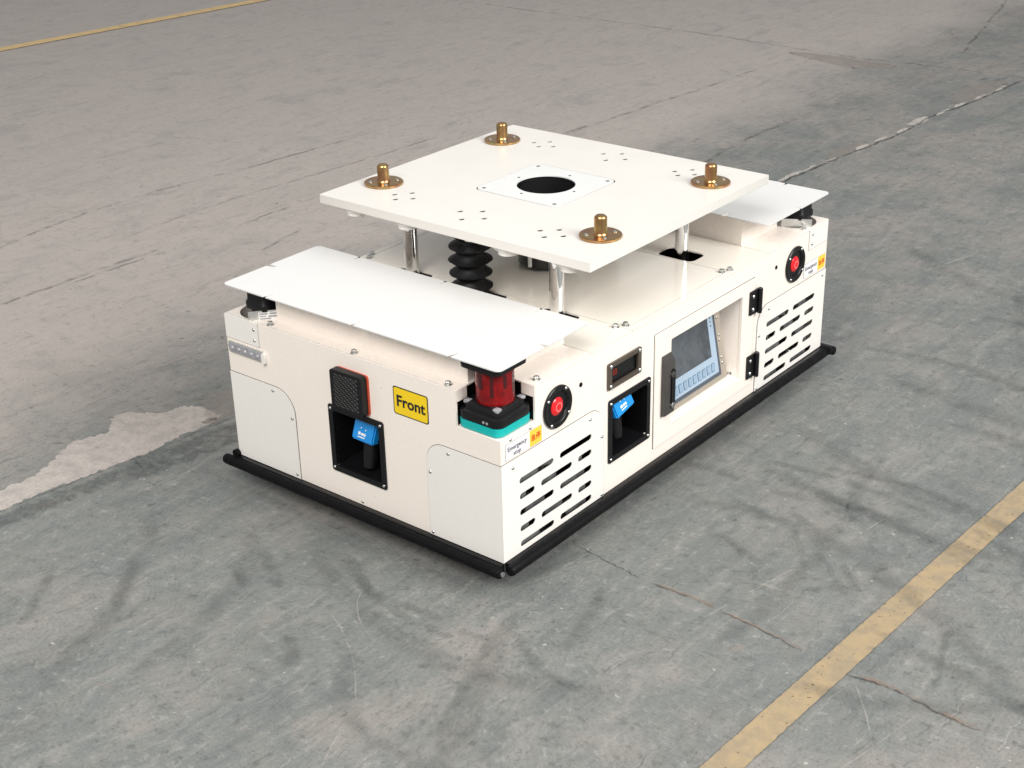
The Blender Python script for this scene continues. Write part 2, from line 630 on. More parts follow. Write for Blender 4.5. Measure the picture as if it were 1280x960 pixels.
M_SCUFF = mark_material('rubber_scuff', (0.075, 0.084, 0.082), 0.30, 24, 0.26, 0.66)
M_BAND = mark_material('dark_grime', (0.080, 0.094, 0.092), 0.38, 30, 0.30, 0.58)
M_CRACK = mark_material('crack_dark', (0.045, 0.041, 0.038), 0.62, 13, 0.36, 0.56)  # dark strip colour for cracks and the slab joint
M_FAINT = mark_material('faint_crack', (0.060, 0.055, 0.050), 0.38, 11, 0.40, 0.62)
M_RUST = mark_material('rusty_rim', (0.34, 0.24, 0.18), 0.40, 16, 0.34, 0.54)
M_SCRATCH = mark_material('pale_scratch', (0.54, 0.50, 0.46), 0.32, 15, 0.38, 0.66)
M_BARE = mark_material('bare_concrete', (0.50, 0.455, 0.42), 0.90, 9, 0.18, 0.42, (0.39, 0.355, 0.33), 0.75, True)
M_BARE2 = mark_material('dusty_concrete', (0.36, 0.315, 0.285), 0.50, 12, 0.25, 0.60, (0.33, 0.29, 0.26), 0.75)
M_CHIP = mark_material('fresh_chip', (0.58, 0.54, 0.50), 0.8, 9, 0.25, 0.5, (0.44, 0.405, 0.375), 0.75, True)
MARK_N = [0]
rng = random.Random(21)


def smooth_pts(pts, step, jit):
    P = [Vector((p[0], p[1], 0)) for p in pts]
    out = []
    for i in range(len(P) - 1):
        p0, p1, p2, p3 = P[max(i - 1, 0)], P[i], P[i + 1], P[min(i + 2, len(P) - 1)]
        n = max(2, int((p2 - p1).length / step))
        for k in range(n):
            q = k / n
            v = 0.5 * ((2 * p1) + (p2 - p0) * q + (2 * p0 - 5 * p1 + 4 * p2 - p3) * q * q + (3 * p1 - p0 - 3 * p2 + p3) * q * q * q)
            v += Vector((rng.uniform(-jit, jit), rng.uniform(-jit, jit), 0))
            out.append(v)
    out.append(P[-1])
    return out


def strip(name, pts, w, mat, jit=0.0, taper=True, step=0.012, lift=None):
    MARK_N[0] += 1
    z = (0.0005 + 0.00002 * MARK_N[0]) if lift is None else lift + 0.00002 * MARK_N[0]
    q = smooth_pts(pts, step, jit)
    vs, fs, fd = [], [], []
    n = len(q)
    for i, p in enumerate(q):
        d = (q[min(i + 1, n - 1)] - q[max(i - 1, 0)]).normalized()
        nn = Vector((d.y, -d.x, 0))
        e = min(i, n - 1 - i) / (0.18 * n) if taper else 1.0
        e = min(1.0, e)
        ww = w * (0.55 + 0.45 * e) * rng.uniform(0.8, 1.2)
        for s, fv in ((-1, 0), (-.35, .9), (.35, .9), (1, 0)):
            v = p + nn * (ww * s)
            vs.append((v.x, v.y, z))
            fd.append(fv * e)
        if i:
            for j in range(3):
                a = 4 * (i - 1) + j
                fs.append((a, a + 1, a + 5, a + 4))
    me = bpy.data.meshes.new(name)
    me.from_pydata(vs, [], fs)
    me.attributes.new('fade', 'FLOAT', 'POINT').data.foreach_set('value', fd)
    me.materials.append(mat)
    o = bpy.data.objects.new(name, me)
    COL.objects.link(o)
    o.parent = floor
    return o


def patch(name, outline, mat, feather=0.013, jit=0.0055, step=0.009):
    MARK_N[0] += 1
    z = 0.0005 + 0.00002 * MARK_N[0]
    q = smooth_pts(list(outline) + [outline[0]], step, jit)[:-1]
    n = len(q)
    inner = []
    for i, p in enumerate(q):
        d = (q[(i + 2) % n] - q[i - 2]).normalized()
        inner.append(p + Vector((-d.y, d.x, 0)) * feather)
    tris = tessellate_polygon([inner])
    vs = [(p.x, p.y, z) for p in q] + [(p.x, p.y, z) for p in inner]
    fs = [(i, (i + 1) % n, n + (i + 1) % n, n + i) for i in range(n)] + [tuple(n + k for k in tt) for tt in tris if len(set(tt)) == 3]
    me = bpy.data.meshes.new(name)
    me.from_pydata(vs, [], fs)
    me.attributes.new('fade', 'FLOAT', 'POINT').data.foreach_set('value', [0.0] * n + [1.0] * n)
    me.materials.append(mat)
    o = bpy.data.objects.new(name, me)
    COL.objects.link(o)
    o.parent = floor
    return o


# bare concrete beside the slab joint (outline runs counter-clockwise)
patch('bare_patch', [(-1.0296, -0.6064), (-1.0215, -0.3868), (-1.0124, -0.2765), (-0.9962, -0.1652), (-0.9770, -0.0519), (-0.9810, 0.0413), (-0.9729, 0.1222), (-0.9841, 0.1829),
                     (-1.0600, 0.1880), (-1.1065, 0.1566), (-1.1217, 0.1091), (-1.1824, 0.0645), (-1.1966, 0.0190), (-1.1409, -0.0276), (-1.1622, -0.0853), (-1.1551, -0.1369), (-1.1075, -0.2300),
                     (-1.1045, -0.3312), (-1.1156, -0.6064)], M_BARE)
patch('bare_patch', [(-0.9739, 0.1222), (-0.9598, 0.2133), (-0.9284, 0.4461), (-0.9790, 0.4967), (-1.0498, 0.4258), (-1.0954, 0.2943), (-1.1207, 0.2032), (-1.0600, 0.1728)], M_BARE2, 0.03, 0.004)
patch('bare_patch', [(-0.9942, -0.3433), (-0.9689, -0.3352), (-0.9537, -0.2978), (-0.9638, -0.2725), (-0.9841, -0.2927)], M_BARE2, 0.008, 0.002)
patch('bare_patch', [(-0.8049, 2.7535), (-0.7786, 2.8041), (-0.7645, 2.9559), (-0.7847, 3.0470), (-0.8272, 2.9862), (-0.8424, 2.8547)], M_BARE2, 0.014, 0.004)
patch('bare_patch', [(-0.7260, 3.6845), (-0.6906, 3.9173), (-0.6855, 4.1197), (-0.7665, 4.1703), (-0.8272, 3.9679), (-0.7968, 3.7452)], M_BARE2, 0.03, 0.006)
patch('bare_patch', [(-1.3332, 3.9881), (-1.1915, 4.0893), (-1.2320, 4.1703), (-1.6368, 4.1703), (-1.6975, 4.0893)], M_BARE2, 0.03, 0.006)
patch('bare_patch', [(0.4054, 0.0919), (0.4399, 0.0979), (0.4429, 0.1222), (0.4176, 0.1283)], M_BARE2, 0.012, 0.002)
patch('bare_patch', [(-0.3920, -0.6317), (-0.3515, -0.6267), (-0.3566, -0.6064), (-0.3870, -0.6085)], M_BARE2, 0.008, 0.002)
JN = [(-0.8424, 1.7414), (-0.8272, 2.0451), (-0.7989, 2.5156), (-0.7847, 2.7130), (-0.7594, 2.9630), (-0.7331, 3.2291), (-0.7412, 3.4882), (-0.7007, 3.7260), (-0.6663, 4.2067)]
for (x, y, lx, ly) in ((-0.8130, 2.4903, .012, .10), (-0.8029, 2.6219, .009, .09), (-0.7887, 2.7535, .010, .05), (-0.7685, 2.9761, .016, .06), (-0.7594, 3.0976, .012, .05),
                       (-0.7442, 3.2392, .014, .05), (-0.7523, 3.4012, .022, .09), (-0.7311, 3.5631, .010, .07), (-0.7179, 3.6845, .014, .06), (-0.7017, 3.8464, .010, .06), (-0.6906, 4.0185, .012, .06)):
    o = [(x + lx * math.cos(k * PI / 4) * rng.uniform(0.5896, 1.2354), y + ly * math.sin(k * PI / 4) * rng.uniform(0.6908, 1.2354)) for k in range(8)]
    patch('chip', o, M_CHIP, 0.004, 0.004)
strip('slab_joint', JN, .007, M_CRACK, .006, False, .03)
strip('slab_joint', [(-1.0296, -0.6064), (-1.0215, -0.3868), (-0.9962, -0.1652), (-0.9770, 0.0008), (-0.9598, 0.2123), (-0.9183, 0.6282)], .0045, M_FAINT, .003, True, .012)
strip('slab_joint', [(-4.6729, 4.2411), (-3.3745, 4.2290), (-2.3574, 4.2432), (-1.8645, 4.2168), (-1.4121, 4.1915), (-1.1612, 4.2148), (-0.6815, 4.2452), (0.2860, 4.2715)], .010, M_FAINT, .007, False, .035)
strip('crack', [(0.1858, 0.1900), (0.2223, 0.1941), (0.2901, 0.1961), (0.3387, 0.1910)], .0032, M_CRACK, .002, True, .007)
strip('crack', [(0.3316, 0.1890), (0.3872, 0.1890), (0.4469, 0.1829), (0.5319, 0.1698)], .0022, M_CRACK, .0025, True, .008)
strip('crack', [(0.5947, 0.1566), (0.6827, 0.1667), (0.7860, 0.1536), (0.8598, 0.1516)], .0036, M_CRACK, .0022, True, .007)
strip('crack', [(0.0027, 0.2184), (0.0836, 0.2052), (0.1858, 0.1900)], .0020, M_CRACK, .0025, True, .008)
strip('crack_rim', [(0.2000, 0.1961), (0.2901, 0.1996), (0.3366, 0.1951)], .006, M_RUST, .002, True, .007)
strip('crack_rim', [(0.6018, 0.1617), (0.6827, 0.1718), (0.7860, 0.1586), (0.8598, 0.1566)], .007, M_RUST, .002, True, .007)
strip('crack_rim', [(0.3417, 0.1931), (0.4469, 0.1870), (0.5319, 0.1738)], .004, M_RUST, .002, True, .007)
strip('crack', [(-1.1359, -0.0954), (-1.1966, -0.1409)], .0030, M_CRACK, .001, True, .007)
strip('crack', [(-0.8272, 3.9072), (-0.8171, 4.0185), (-0.7989, 4.1996)], .006, M_FAINT, .005, True, .02)
strip('crack', [(-1.0600, 4.0489), (-1.0296, 4.1298), (-1.0498, 4.1905)], .006, M_FAINT, .004, True, .02)
strip('groove', [(-2.0072, 0.2234), (-2.0072, 0.3864), (-2.0082, 0.6232), (-1.9941, 0.8478)], .011, M_FAINT, .004, True, .02)
strip('groove', [(-1.9809, 0.4764), (-1.9789, 0.6485), (-1.9677, 0.8306)], .008, M_FAINT, .004, True, .02)
strip('groove', [(-1.9941, 0.8478), (-1.9677, 1.0958), (-1.9698, 1.3802), (-1.9404, 1.9438), (-1.8999, 2.6523)], .006, M_FAINT, .004, True, .02)
strip('groove', [(-2.3746, 0.3246), (-2.4646, 0.8681), (-2.4464, 1.2870), (-2.3968, 1.6119), (-2.3452, 2.2475)], .009, M_FAINT, .004, True, .025)
strip('groove', [(-2.1631, 0.7294), (-2.1833, 1.2354), (-2.1226, 1.9438), (-2.1023, 2.4499)], .006, M_FAINT, .004, True, .025)
strip('groove', [(-1.7380, 0.9824), (-1.7552, 1.0836), (-1.7744, 1.1950)], .007, M_FAINT, .003, True, .02)
strip('groove', [(-1.0296, 4.3727), (-1.4142, 5.9919)], .010, M_FAINT, .006, True, .04)
strip('groove', [(-1.7886, 1.9438), (-1.7178, 2.8547), (-1.6368, 4.0691)], .012, M_FAINT, .006, True, .04)
strip('groove', [(-1.0802, 2.1463), (-1.1510, 2.7535), (-1.1308, 3.4619)], .012, M_FAINT, .006, True, .04)
# grime packed along the joint
strip('grime_band', [(-1.0144, -0.5862), (-0.9841, -0.3838), (-0.9486, -0.0802), (-0.9183, 0.1425), (-0.8677, 0.3752)], .036, M_BAND, .006, True, .012)
strip('grime_band', [(-0.9284, -0.1612), (-0.8879, 0.0210), (-0.8576, 0.2234)], .024, M_BAND, .006, True, .012)
# tyre arcs and scuffs
for p, w in (([(0.2000, 0.6839), (0.3913, 0.6626), (0.5896, 0.6181), (0.7111, 0.5776)], .020), ([(0.1858, 0.6191), (0.3154, 0.6373), (0.4297, 0.6181)], .013), ([(0.2759, 0.6495), (0.5087, 0.6768)], .010),
             ([(0.4479, 0.5645), (0.4834, 0.5270), (0.5289, 0.4673)], .010), ([(0.2698, 0.5726), (0.3791, 0.5321)], .011), ([(0.1757, 0.4906), (0.2304, 0.4703)], .011),
             ([(0.1990, 0.4127), (0.3326, 0.3651)], .012), ([(0.4469, 0.4612), (0.5228, 0.3864)], .010), ([(0.5694, 0.2993), (0.6342, 0.2872), (0.6989, 0.2841), (0.7930, 0.2659), (0.9944, 0.2032)], .019),
             ([(0.6908, 0.3985), (0.7232, 0.2791), (0.7526, 0.1880)], .008), ([(0.1322, 0.1394), (0.1707, 0.0271), (0.1980, -0.0933)], .020), ([(0.2415, -0.1500), (0.2870, -0.1510)], .016),
             ([(0.0836, -0.0802), (0.1949, -0.1409), (0.2759, -0.1561)], .014), ([(0.0006, 0.6232), (0.1312, 0.6333)], .014), ([(0.3063, 0.5230), (0.4146, 0.3884)], .010), ([(0.3862, 0.4714), (0.5107, 0.3611)], .009),
             ([(0.5815, 0.7274), (0.7111, 0.6788), (0.8932, 0.6282)], .018), ([(0.3720, 1.1292), (0.5421, 1.1130), (0.7920, 1.0533)], .024), ([(0.4287, 0.3317), (0.5158, 0.4137)], .010),
             ([(-0.4679, -0.1652), (-0.3394, -0.2431)], .017), ([(-0.4963, -0.2229), (-0.3880, -0.2796)], .016), ([(-0.0682, -0.1682), (0.0209, -0.1622)], .013), ([(-0.2706, -0.1106), (-0.1694, -0.1561), (-0.0682, -0.1682)], .014),
             ([(0.0057, -0.1429), (0.0553, -0.1369), (0.0907, -0.1682), (0.0937, -0.2118)], .013), ([(0.0917, -0.1814), (0.1140, -0.2320), (0.1555, -0.3372), (0.2101, -0.4192)], .016), ([(-0.2078, -0.1450), (-0.0216, -0.1338)], .012),
             ([(-0.2342, -0.3231), (-0.1370, -0.3970)], .016), ([(-0.3212, -0.0802), (-0.1694, -0.1713)], .015), ([(0.0431, 0.2234), (0.0027, 0.0615)], .014), ([(0.2253, 0.7699), (0.4479, 0.8104), (0.6099, 0.7699)], .016),
             ([(0.1545, 0.5473), (0.2759, 0.5270)], .013), ([(0.0836, -0.2219), (0.0128, -0.2624)], .012), ([(0.1140, 0.7294), (0.3265, 0.7497), (0.5390, 0.7193)], .012), ([(0.3164, 0.3550), (0.3872, 0.2437)], .009),
             ([(0.0330, 1.3872), (0.2860, 1.4176), (0.5896, 1.3366)], .020), ([(0.1848, 1.7414), (0.4884, 1.7920)], .018), ([(-0.6450, -0.3332), (-0.5236, -0.4850)], .015), ([(-0.7564, -0.4344), (-0.6248, -0.6064)], .013)):
    strip('tyre_scuff', p, w, M_SCUFF, .003, True, .014, .0046)
M_TRACK = mark_material('tyre_track', (0.085, 0.095, 0.094), 0.22, 18, 0.25, 0.65)
for p, w in (([(0.0330, 0.9521), (0.2860, 0.8306), (0.5390, 0.7699), (0.7920, 0.7598)], .030), ([(0.0634, 0.7294), (0.2860, 0.6687), (0.5896, 0.6485), (0.8932, 0.6687)], .024), ([(0.0229, 0.4764), (0.2354, 0.5270), (0.4378, 0.4967), (0.6908, 0.3853), (0.9438, 0.2234)], .026),
             ([(-0.5742, -0.1004), (-0.4426, -0.2320), (-0.3718, -0.4040), (-0.3515, -0.6064)], .030), ([(-0.4426, -0.0802), (-0.2200, -0.1814), (0.0027, -0.2219), (0.2051, -0.1814), (0.3872, -0.0802)], .028),
             ([(0.0330, 0.0008), (0.1039, -0.1612), (0.1848, -0.3231), (0.2354, -0.4850)], .026), ([(-0.7766, -0.1814), (-0.6450, -0.3231), (-0.5236, -0.5052), (-0.4426, -0.7076)], .030), ([(0.2860, 0.9824), (0.3670, 0.6282), (0.4075, 0.3246), (0.3872, 0.0210)], .024),
             ([(0.0836, 1.2860), (0.3366, 1.2354), (0.6402, 1.1848), (0.9944, 1.1545)], .032), ([(0.1848, 2.0451), (0.3366, 1.6402), (0.6099, 1.2860)], .030), ([(-0.2200, 2.1463), (0.0836, 1.9438), (0.4884, 1.8932)], .030),
             ([(-0.1188, -0.2826), (0.0330, -0.4344), (0.2860, -0.4344)], .022), ([(0.5390, 0.0716), (0.7414, 0.1425), (0.9742, 0.3246)], .024), ([(-1.2320, 0.9318), (-1.3838, 1.4378), (-1.4344, 2.2475)], .030)):
    strip('tyre_track', p, w, M_TRACK, .004, True, .02, .0042)
# scratches
for p, w in (([(0.3144, -0.2472), (0.3285, 0.1121), (0.3872, 0.4056), (0.4166, 0.5230), (0.4641, 0.8630)], .0028), ([(0.2860, -0.1004), (0.3083, 0.1222)], .0024), ([(0.3225, 0.2993), (0.3650, 0.3104), (0.4216, 0.3135)], .0075),
             ([(-0.6582, -0.2958), (-0.6693, -0.1642)], .0025), ([(-0.5853, -0.5063), (-0.5752, -0.4131)], .0030), ([(0.6908, -0.1510), (0.7182, -0.0508), (0.7546, 0.1414)], .0026), ([(0.6251, 0.1556), (0.6908, 0.0716), (0.7546, -0.0235)], .0024),
             ([(-2.9524, 0.8893), (-2.8452, 0.8822), (-2.6164, 0.8792), (-2.4849, 0.8833), (-2.2440, 0.9015)], .011), ([(-0.3900, -0.1966), (-0.3212, -0.2087), (-0.2514, -0.2269), (-0.1795, -0.2522), (-0.1340, -0.2785), (-0.0834, -0.3130), (-0.0398, -0.3514), (0.0027, -0.3939), (0.0431, -0.4476)], .0026),
             ([(-0.2301, -0.1207), (-0.1997, -0.1814), (-0.1390, -0.2320), (-0.0682, -0.2624)], .0026), ([(-2.9524, 1.6402), (-2.8006, 1.7010), (-2.5982, 1.7617)], .022), ([(-3.2560, 1.5390), (-3.0536, 1.6402)], .030), ([(0.0735, 0.2133), (0.0128, 0.0514), (0.0027, -0.0093)], .006), ([(0.0027, -0.3939), (0.0937, -0.5862)], .0022),
             ([(0.3508, 0.6717), (0.3913, 0.5857)], .0025), ([(-0.7260, -0.0296), (-0.7817, -0.1814)], .0022), ([(-0.8272, 0.0716), (-0.8576, -0.2320)], .0030), ([(0.1241, 0.9318), (0.2658, 1.3366)], .0025), ([(0.6099, 0.0413), (0.6301, 0.1222)], .0022),
             ([(-2.5476, 2.6523), (-2.3452, 3.4619)], .010), ([(-3.6609, 2.2475), (-3.3572, 2.9559)], .012), ([(-0.4730, 2.6523), (-0.3212, 3.3607)], .006), ([(-0.1188, 1.7920), (0.0330, 2.3487)], .006)):
    strip('scratch', p, w * .85, M_SCRATCH, .0007, True, .02)


def marking_material(col, col2):
    m = bpy.data.materials.new('floor_paint')
    t = NT(m)
    co = t.coord()
    n1 = t.noise(co, 26, 6, 0.7)
    n2 = t.noise(t.mapping(co, (60, 8, 1), rotz=1.1), 1.0, 5, 0.7)
    n3 = t.noise(t.mapping(co, (4, 26, 1), rotz=-0.25), 1.0, 4, 0.6)
    base = t.mix(t.ramp(n1, 0.35, 0.68), c4(*col), c4(*col2))
    base = t.mix(t.ramp(n3, 0.54, 0.74, 0.0, 0.28), base, c4(0.19, 0.17, 0.13))
    base = t.mix(t.ramp(n2, 0.56, 0.72, 0.0, 0.55), base, c4(0.20, 0.19, 0.17))
    # bare spots and a frayed edge
    uvx = t.n('ShaderNodeAttribute', attribute_name='edge').outputs['Fac']
    wear = t.math('SUBTRACT', t.noise(co, 120, 5, 0.75), t.math('MULTIPLY', t.ramp(uvx, 0.86, 1.0), 0.10))
    wear = t.math('SUBTRACT', wear, t.ramp(t.noise(co, 7, 4, 0.7), 0.60, 0.76, 0.0, 0.16))
    bare = t.ramp(wear, 0.375, 0.335)
    b = t.n('ShaderNodeBsdfPrincipled', {'Base Color': base, 'Roughness': 0.6, 'Normal': t.bump(n1, 0.25, 0.002)})
    tr = t.n('ShaderNodeBsdfTransparent')
    mixn = t.n('ShaderNodeMixShader', {0: bare, 1: b.outputs[0], 2: tr.outputs[0]})
    t.n('ShaderNodeOutputMaterial', {'Surface': mixn.outputs[0]})
    return m


def marking(x0, y0, x1, y1, width, mat, label_):
    d = Vector((x1 - x0, y1 - y0, 0)).normalized()
    nrm = Vector((d.y, -d.x, 0))
    L = Vector((x1 - x0, y1 - y0, 0)).length
    n = 220
    vs, fs, ed = [], [], []
    for k in range(n + 1):
        p = Vector((x0, y0, 0.003)) + d * (L * k / n)
        for j, s in enumerate((-0.5, -0.25, 0.25, 0.5)):
            jit = random.uniform(-0.0006, 0.0006) if abs(s) == 0.5 else 0
            q = p + nrm * (width * s + jit)
            vs.append(tuple(q))
            ed.append(1.0 if abs(s) == 0.5 else 0.0)
        if k:
            for j in range(3):
                a = 4 * (k - 1) + j
                fs.append((a, a + 1, a + 5, a + 4))
    me = bpy.data.meshes.new('floor_marking')
    me.from_pydata(vs, [], fs)
    at = me.attributes.new('edge', 'FLOAT', 'POINT')
    at.data.foreach_set('value', ed)
    me.materials.append(mat)
    o = bpy.data.objects.new('floor_marking', me)
    COL.objects.link(o)
    o['kind'] = 'structure'
    o['label'] = label_
    return o


ymat = marking_material((0.36, 0.272, 0.160), (0.275, 0.222, 0.150))
marking(0.5479, -0.6185, 0.6840, 2.2091, 0.0529, ymat, "tan yellow painted line across the near right corner of the floor")
marking(-5.0195, 0.1585, -4.4432, 5.6703, 0.075, marking_material((0.66, 0.46, 0.20), (0.55, 0.39, 0.19)),
        "thin yellow painted line at the far left of the floor")

# ------------------------------------------------------------------ the cart: sheet metal shell
W, L, H = 0.711, 1.199, 0.32
bx0 = -W
# front panel: notch for the open scanner bay on the right, for the corner plate on the left
plate('front_panel', front,
      [(-W, 0), (0, 0), (0, .2495), (-.1, .2495), (-.1, H), (-.613, H), (-.613, .268), (-W, .268)],
      [rrect(-.418, .068, -.292, .191, .006)], -.004, 0, 'cream_paint')
plate('side_panel', side,
      [(.0042, 0), (L - .0042, 0), (L - .0042, .268), (1.108, .268), (1.108, .3165), (.1, .3165), (.1, .2495), (.0042, .2495)],
      [rrect(.036, .006, .285, .168, .01), rrect(L - .285, .006, L - .036, .168, .01),
       rrect(.541, .060, .816, .252, .004), rrect(.338, .073, .457, .191, .005),
       rrect(.327, .229, .426, .2725, .003), circle(.164, .254, .034), circle(1.046, .2565, .034)], -.004, 0, 'cream_paint')
plate('side_panel', side, [(.0042, 0), (L - .0042, 0), (L - .0042, .3165), (.0042, .3165)], [], -W, -W + .004, 'cream_paint')
plate('rear_panel', front, [(-W, 0), (0, 0), (0, .3165), (-W, .3165)], [], -L, -L + .004, 'cream_paint')
box('bottom_plate', (-W + .005, .005, -.004), (-.005, L - .005, -.0005), 'void_black')
box('light_block', (-.66, .13, .003), (-.20, 1.07, .26), 'void_black')  # black box added inside to block light and darken the openings

# deck sheets
def deck(y0, y1, xa, xb, holes=(), outline=None, name='deck_sheet', mat='deck_paint'):
    return plate(name, top, outline or [(xa, y0), (xb, y0), (xb, y1), (xa, y1)], holes, H - .003, H, mat)


bm = bmesh.new()
add_box(bm, (-.01645, .4066, H - .0060), (-.01505, .7744, H - .0010))
add_box(bm, (-W + .002, .40505, H - .0060), (-.002, .40645, H - .0010))
add_box(bm, (-W + .002, .77455, H - .0060), (-.002, .77595, H - .0010))
add_box(bm, (-W + .002, .0042, H - .0060), (-.102, .0054, H - .0008))
finish('deck_gap_shade', bm, 'void_black')['kind'] = 'stuff'  # black strips painted in as the shade of the deck gaps
lhole = circle(-.654, .058, .050, 36)
deck(0, 0, 0, 0, [lhole], [(-W, .0055), (-.1005, .0055), (-.1005, .1005), (0, .1005), (0, .2725), (-W, .2725)], mat='cream_paint')
slot = lambda xc, y0, y1, h=.046: rrect(xc - h, y0, xc + h, y1, .016)
deck(.2740, 0.4050, -W, 0, [slot(-.163, .358, .4035), slot(-.548, .358, .4035), slot(-.362, .335, .4035, .062)])
deck(0.4065, .7745, -W, -.6965)
deck(0.4065, .7745, -.0150, 0)
deck(0.4065, .7745, -.6950, -.0165, name='deck_lid')
deck(.7760, .9250, -W, 0, [slot(-.150, .779, .838), slot(-.561, .779, .838), slot(-.362, .779, .850, .062)])
rhole = circle(-.057, L - .058, .050, 36)
deck(0, 0, 0, 0, [rhole], [(-W, .9265), (0, .9265), (0, L), (-W, L)], mat='cream_paint')
for (bxx, byy) in ((-.590, .013), (-.361, .013), (-.127, .013), (-.013, .122), (-.034, .398), (-.024, .417), (-.022, .767),
                   (-.014, .787), (-.690, .398), (-.700, .417), (-.690, .767), (-.700, .787), (-.014, 1.105), (-.69, .30)):
    link('bolt', BOLT, None, top(bxx, byy, H), Matrix.Rotation(random.uniform(0, 1), 3, 'Z'))

# the two raised boxes with their overhanging cover plates
CZ = .3815
plate('cover_riser', top, [(-.600, .040), (-.104, .040), (-.104, .104), (-.070, .104), (-.070, .2720), (-W + .07, .2720), (-W + .07, .115), (-.600, .115)],
      [], H, CZ, 'cream_paint')
plate('cover_riser', top, [(-.64, .927), (-.07, .927), (-.07, 1.085), (-.11, 1.085), (-.11, 1.16), (-.60, 1.16), (-.60, 1.085), (-.64, 1.085)],
      [], H, CZ, 'cream_paint')


def cover(y0, y1, notch_lo, notch_hi, sl, sr):
    """outline with rounded corners and short laser cut slits in the edges"""
    x0, x1 = -.709, .000
    R = .012
    w = .0019
    o = rrect(x0, y0, x1, y1, R, 5)
    n = 6
    bl, br, tr, tl = o[0:n], o[n:2 * n], o[2 * n:3 * n], o[3 * n:4 * n]
    pts = list(bl)
    for s in notch_lo:
        pts += [(s - w * 2.2, y0), (s + .004 - w, y0 + .020), (s + .004 + w, y0 + .020), (s + w * 2.2, y0)]
    pts += br
    for s in sr:
        pts += [(x1, s - w * 2), (x1 - .020, s + .002), (x1, s + w * 2)]
    pts += tr
    for s in notch_hi:
        pts += [(s + w * 2, y1), (s, y1 - .020), (s - w * 2, y1)]
    pts += tl
    for s in sl:
        pts += [(x0, s + w * 2.5), (x0 + .020, s + .004), (x0 + .020, s), (x0, s - w * 2.5)]
    return pts


plate('cover_plate', top, cover(.001, .268, (-.588, -.352, -.113), (-.588, -.352, -.113), (.125,), (.135,)), [], CZ, CZ + .0025, 'cover_paint_dimmed')
plate('cover_plate', top, cover(.920, 1.198, (-.588, -.352, -.113), (-.588, -.352, -.113), (1.06,), (1.06,)), [], CZ, CZ + .0025, 'cover_paint_dimmed')

# corner brackets
cp = plate('corner_plate', front, [(-W, .2695), (-.6145, .2695), (-.6145, H), (-W, H)], [], -.004, .001, 'grey_white_paint')
screw_front(-.6255, .305, .001, cp)
screw_front(-.6255, .282, .001, cp)
cp = plate('corner_plate', side, [(1.110, .2695), (L - .0042, .2695), (L - .0042, .3165), (1.110, .3165)], [], -.004, .001, 'grey_white_paint')
screw_side(1.122, .305, .001, cp)
screw_side(1.122, .282, .001, cp)

# lower corner covers and vent panels, proud of the shell
rows = []
for k, zz in enumerate((.1485, .1158, .0825, .0482, .0165)):
    if k % 2 == 0:
        rows += [(.049, .150, zz), (.1695, .2695, zz)]
    else:
        rows += [(.049, .093, zz), (.112, .207, zz), (.2265, .2695, zz)]
HW = .0062


def slots(mirror):
    hs = []
    for (a, b, zz) in rows:
        a2, b2 = (L - b, L - a) if mirror else (a, b)
        hs.append(rrect(a2, zz - HW, b2, zz + HW, HW * .98, 4))
    return hs


vp = plate('vent_panel', side, rrect(-.0015, .0006, .309, .1995, .042, 8, (0, 0, 1, 0)), slots(False), .0004, .0022, 'grey_white_paint')
for yy, zz in ((.030, .185), (.264, .1865), (.3025, .134), (.3025, .006)):
    screw_side(yy, zz, .0022, vp)
vp = plate('vent_panel', side, rrect(L - .309, .0006, L, .1995, .042, 8, (0, 0, 0, 1)), slots(True), .0004, .0022, 'grey_white_paint')
for yy, zz in ((L - .018, .188), (L - .264, .1865), (L - .3025, .134), (L - .3025, .006)):
    screw_side(yy, zz, .0022, vp)
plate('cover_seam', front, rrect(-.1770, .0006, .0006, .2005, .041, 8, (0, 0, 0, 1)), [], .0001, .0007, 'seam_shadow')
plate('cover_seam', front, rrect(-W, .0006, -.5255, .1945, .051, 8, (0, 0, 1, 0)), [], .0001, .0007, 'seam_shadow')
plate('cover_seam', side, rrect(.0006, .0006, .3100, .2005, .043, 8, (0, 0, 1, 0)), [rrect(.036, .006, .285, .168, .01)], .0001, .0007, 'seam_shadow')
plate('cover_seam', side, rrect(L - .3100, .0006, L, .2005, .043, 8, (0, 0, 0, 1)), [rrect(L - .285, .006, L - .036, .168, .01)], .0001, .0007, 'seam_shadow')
ccv = plate('corner_cover', front, rrect(-.176, .0006, .0020, .1995, .040, 8, (0, 0, 0, 1)), [], .0004, .0017, 'grey_white_paint')
for xx, zz in ((-.122, .188), (-.1685, .136), (-.1685, .007)):
    screw_front(xx, zz, .0017, ccv)
ccv = plate('corner_cover', front, rrect(-W, .0006, -.5265, .1935, .050, 8, (0, 0, 1, 0)), [], .0004, .0017, 'grey_white_paint')
for xx, zz in ((-.585, .184), (-.535, .136), (-.535, .010)):
    screw_front(xx, zz, .0017, ccv)
screw_front(-.354, .0075, 0)

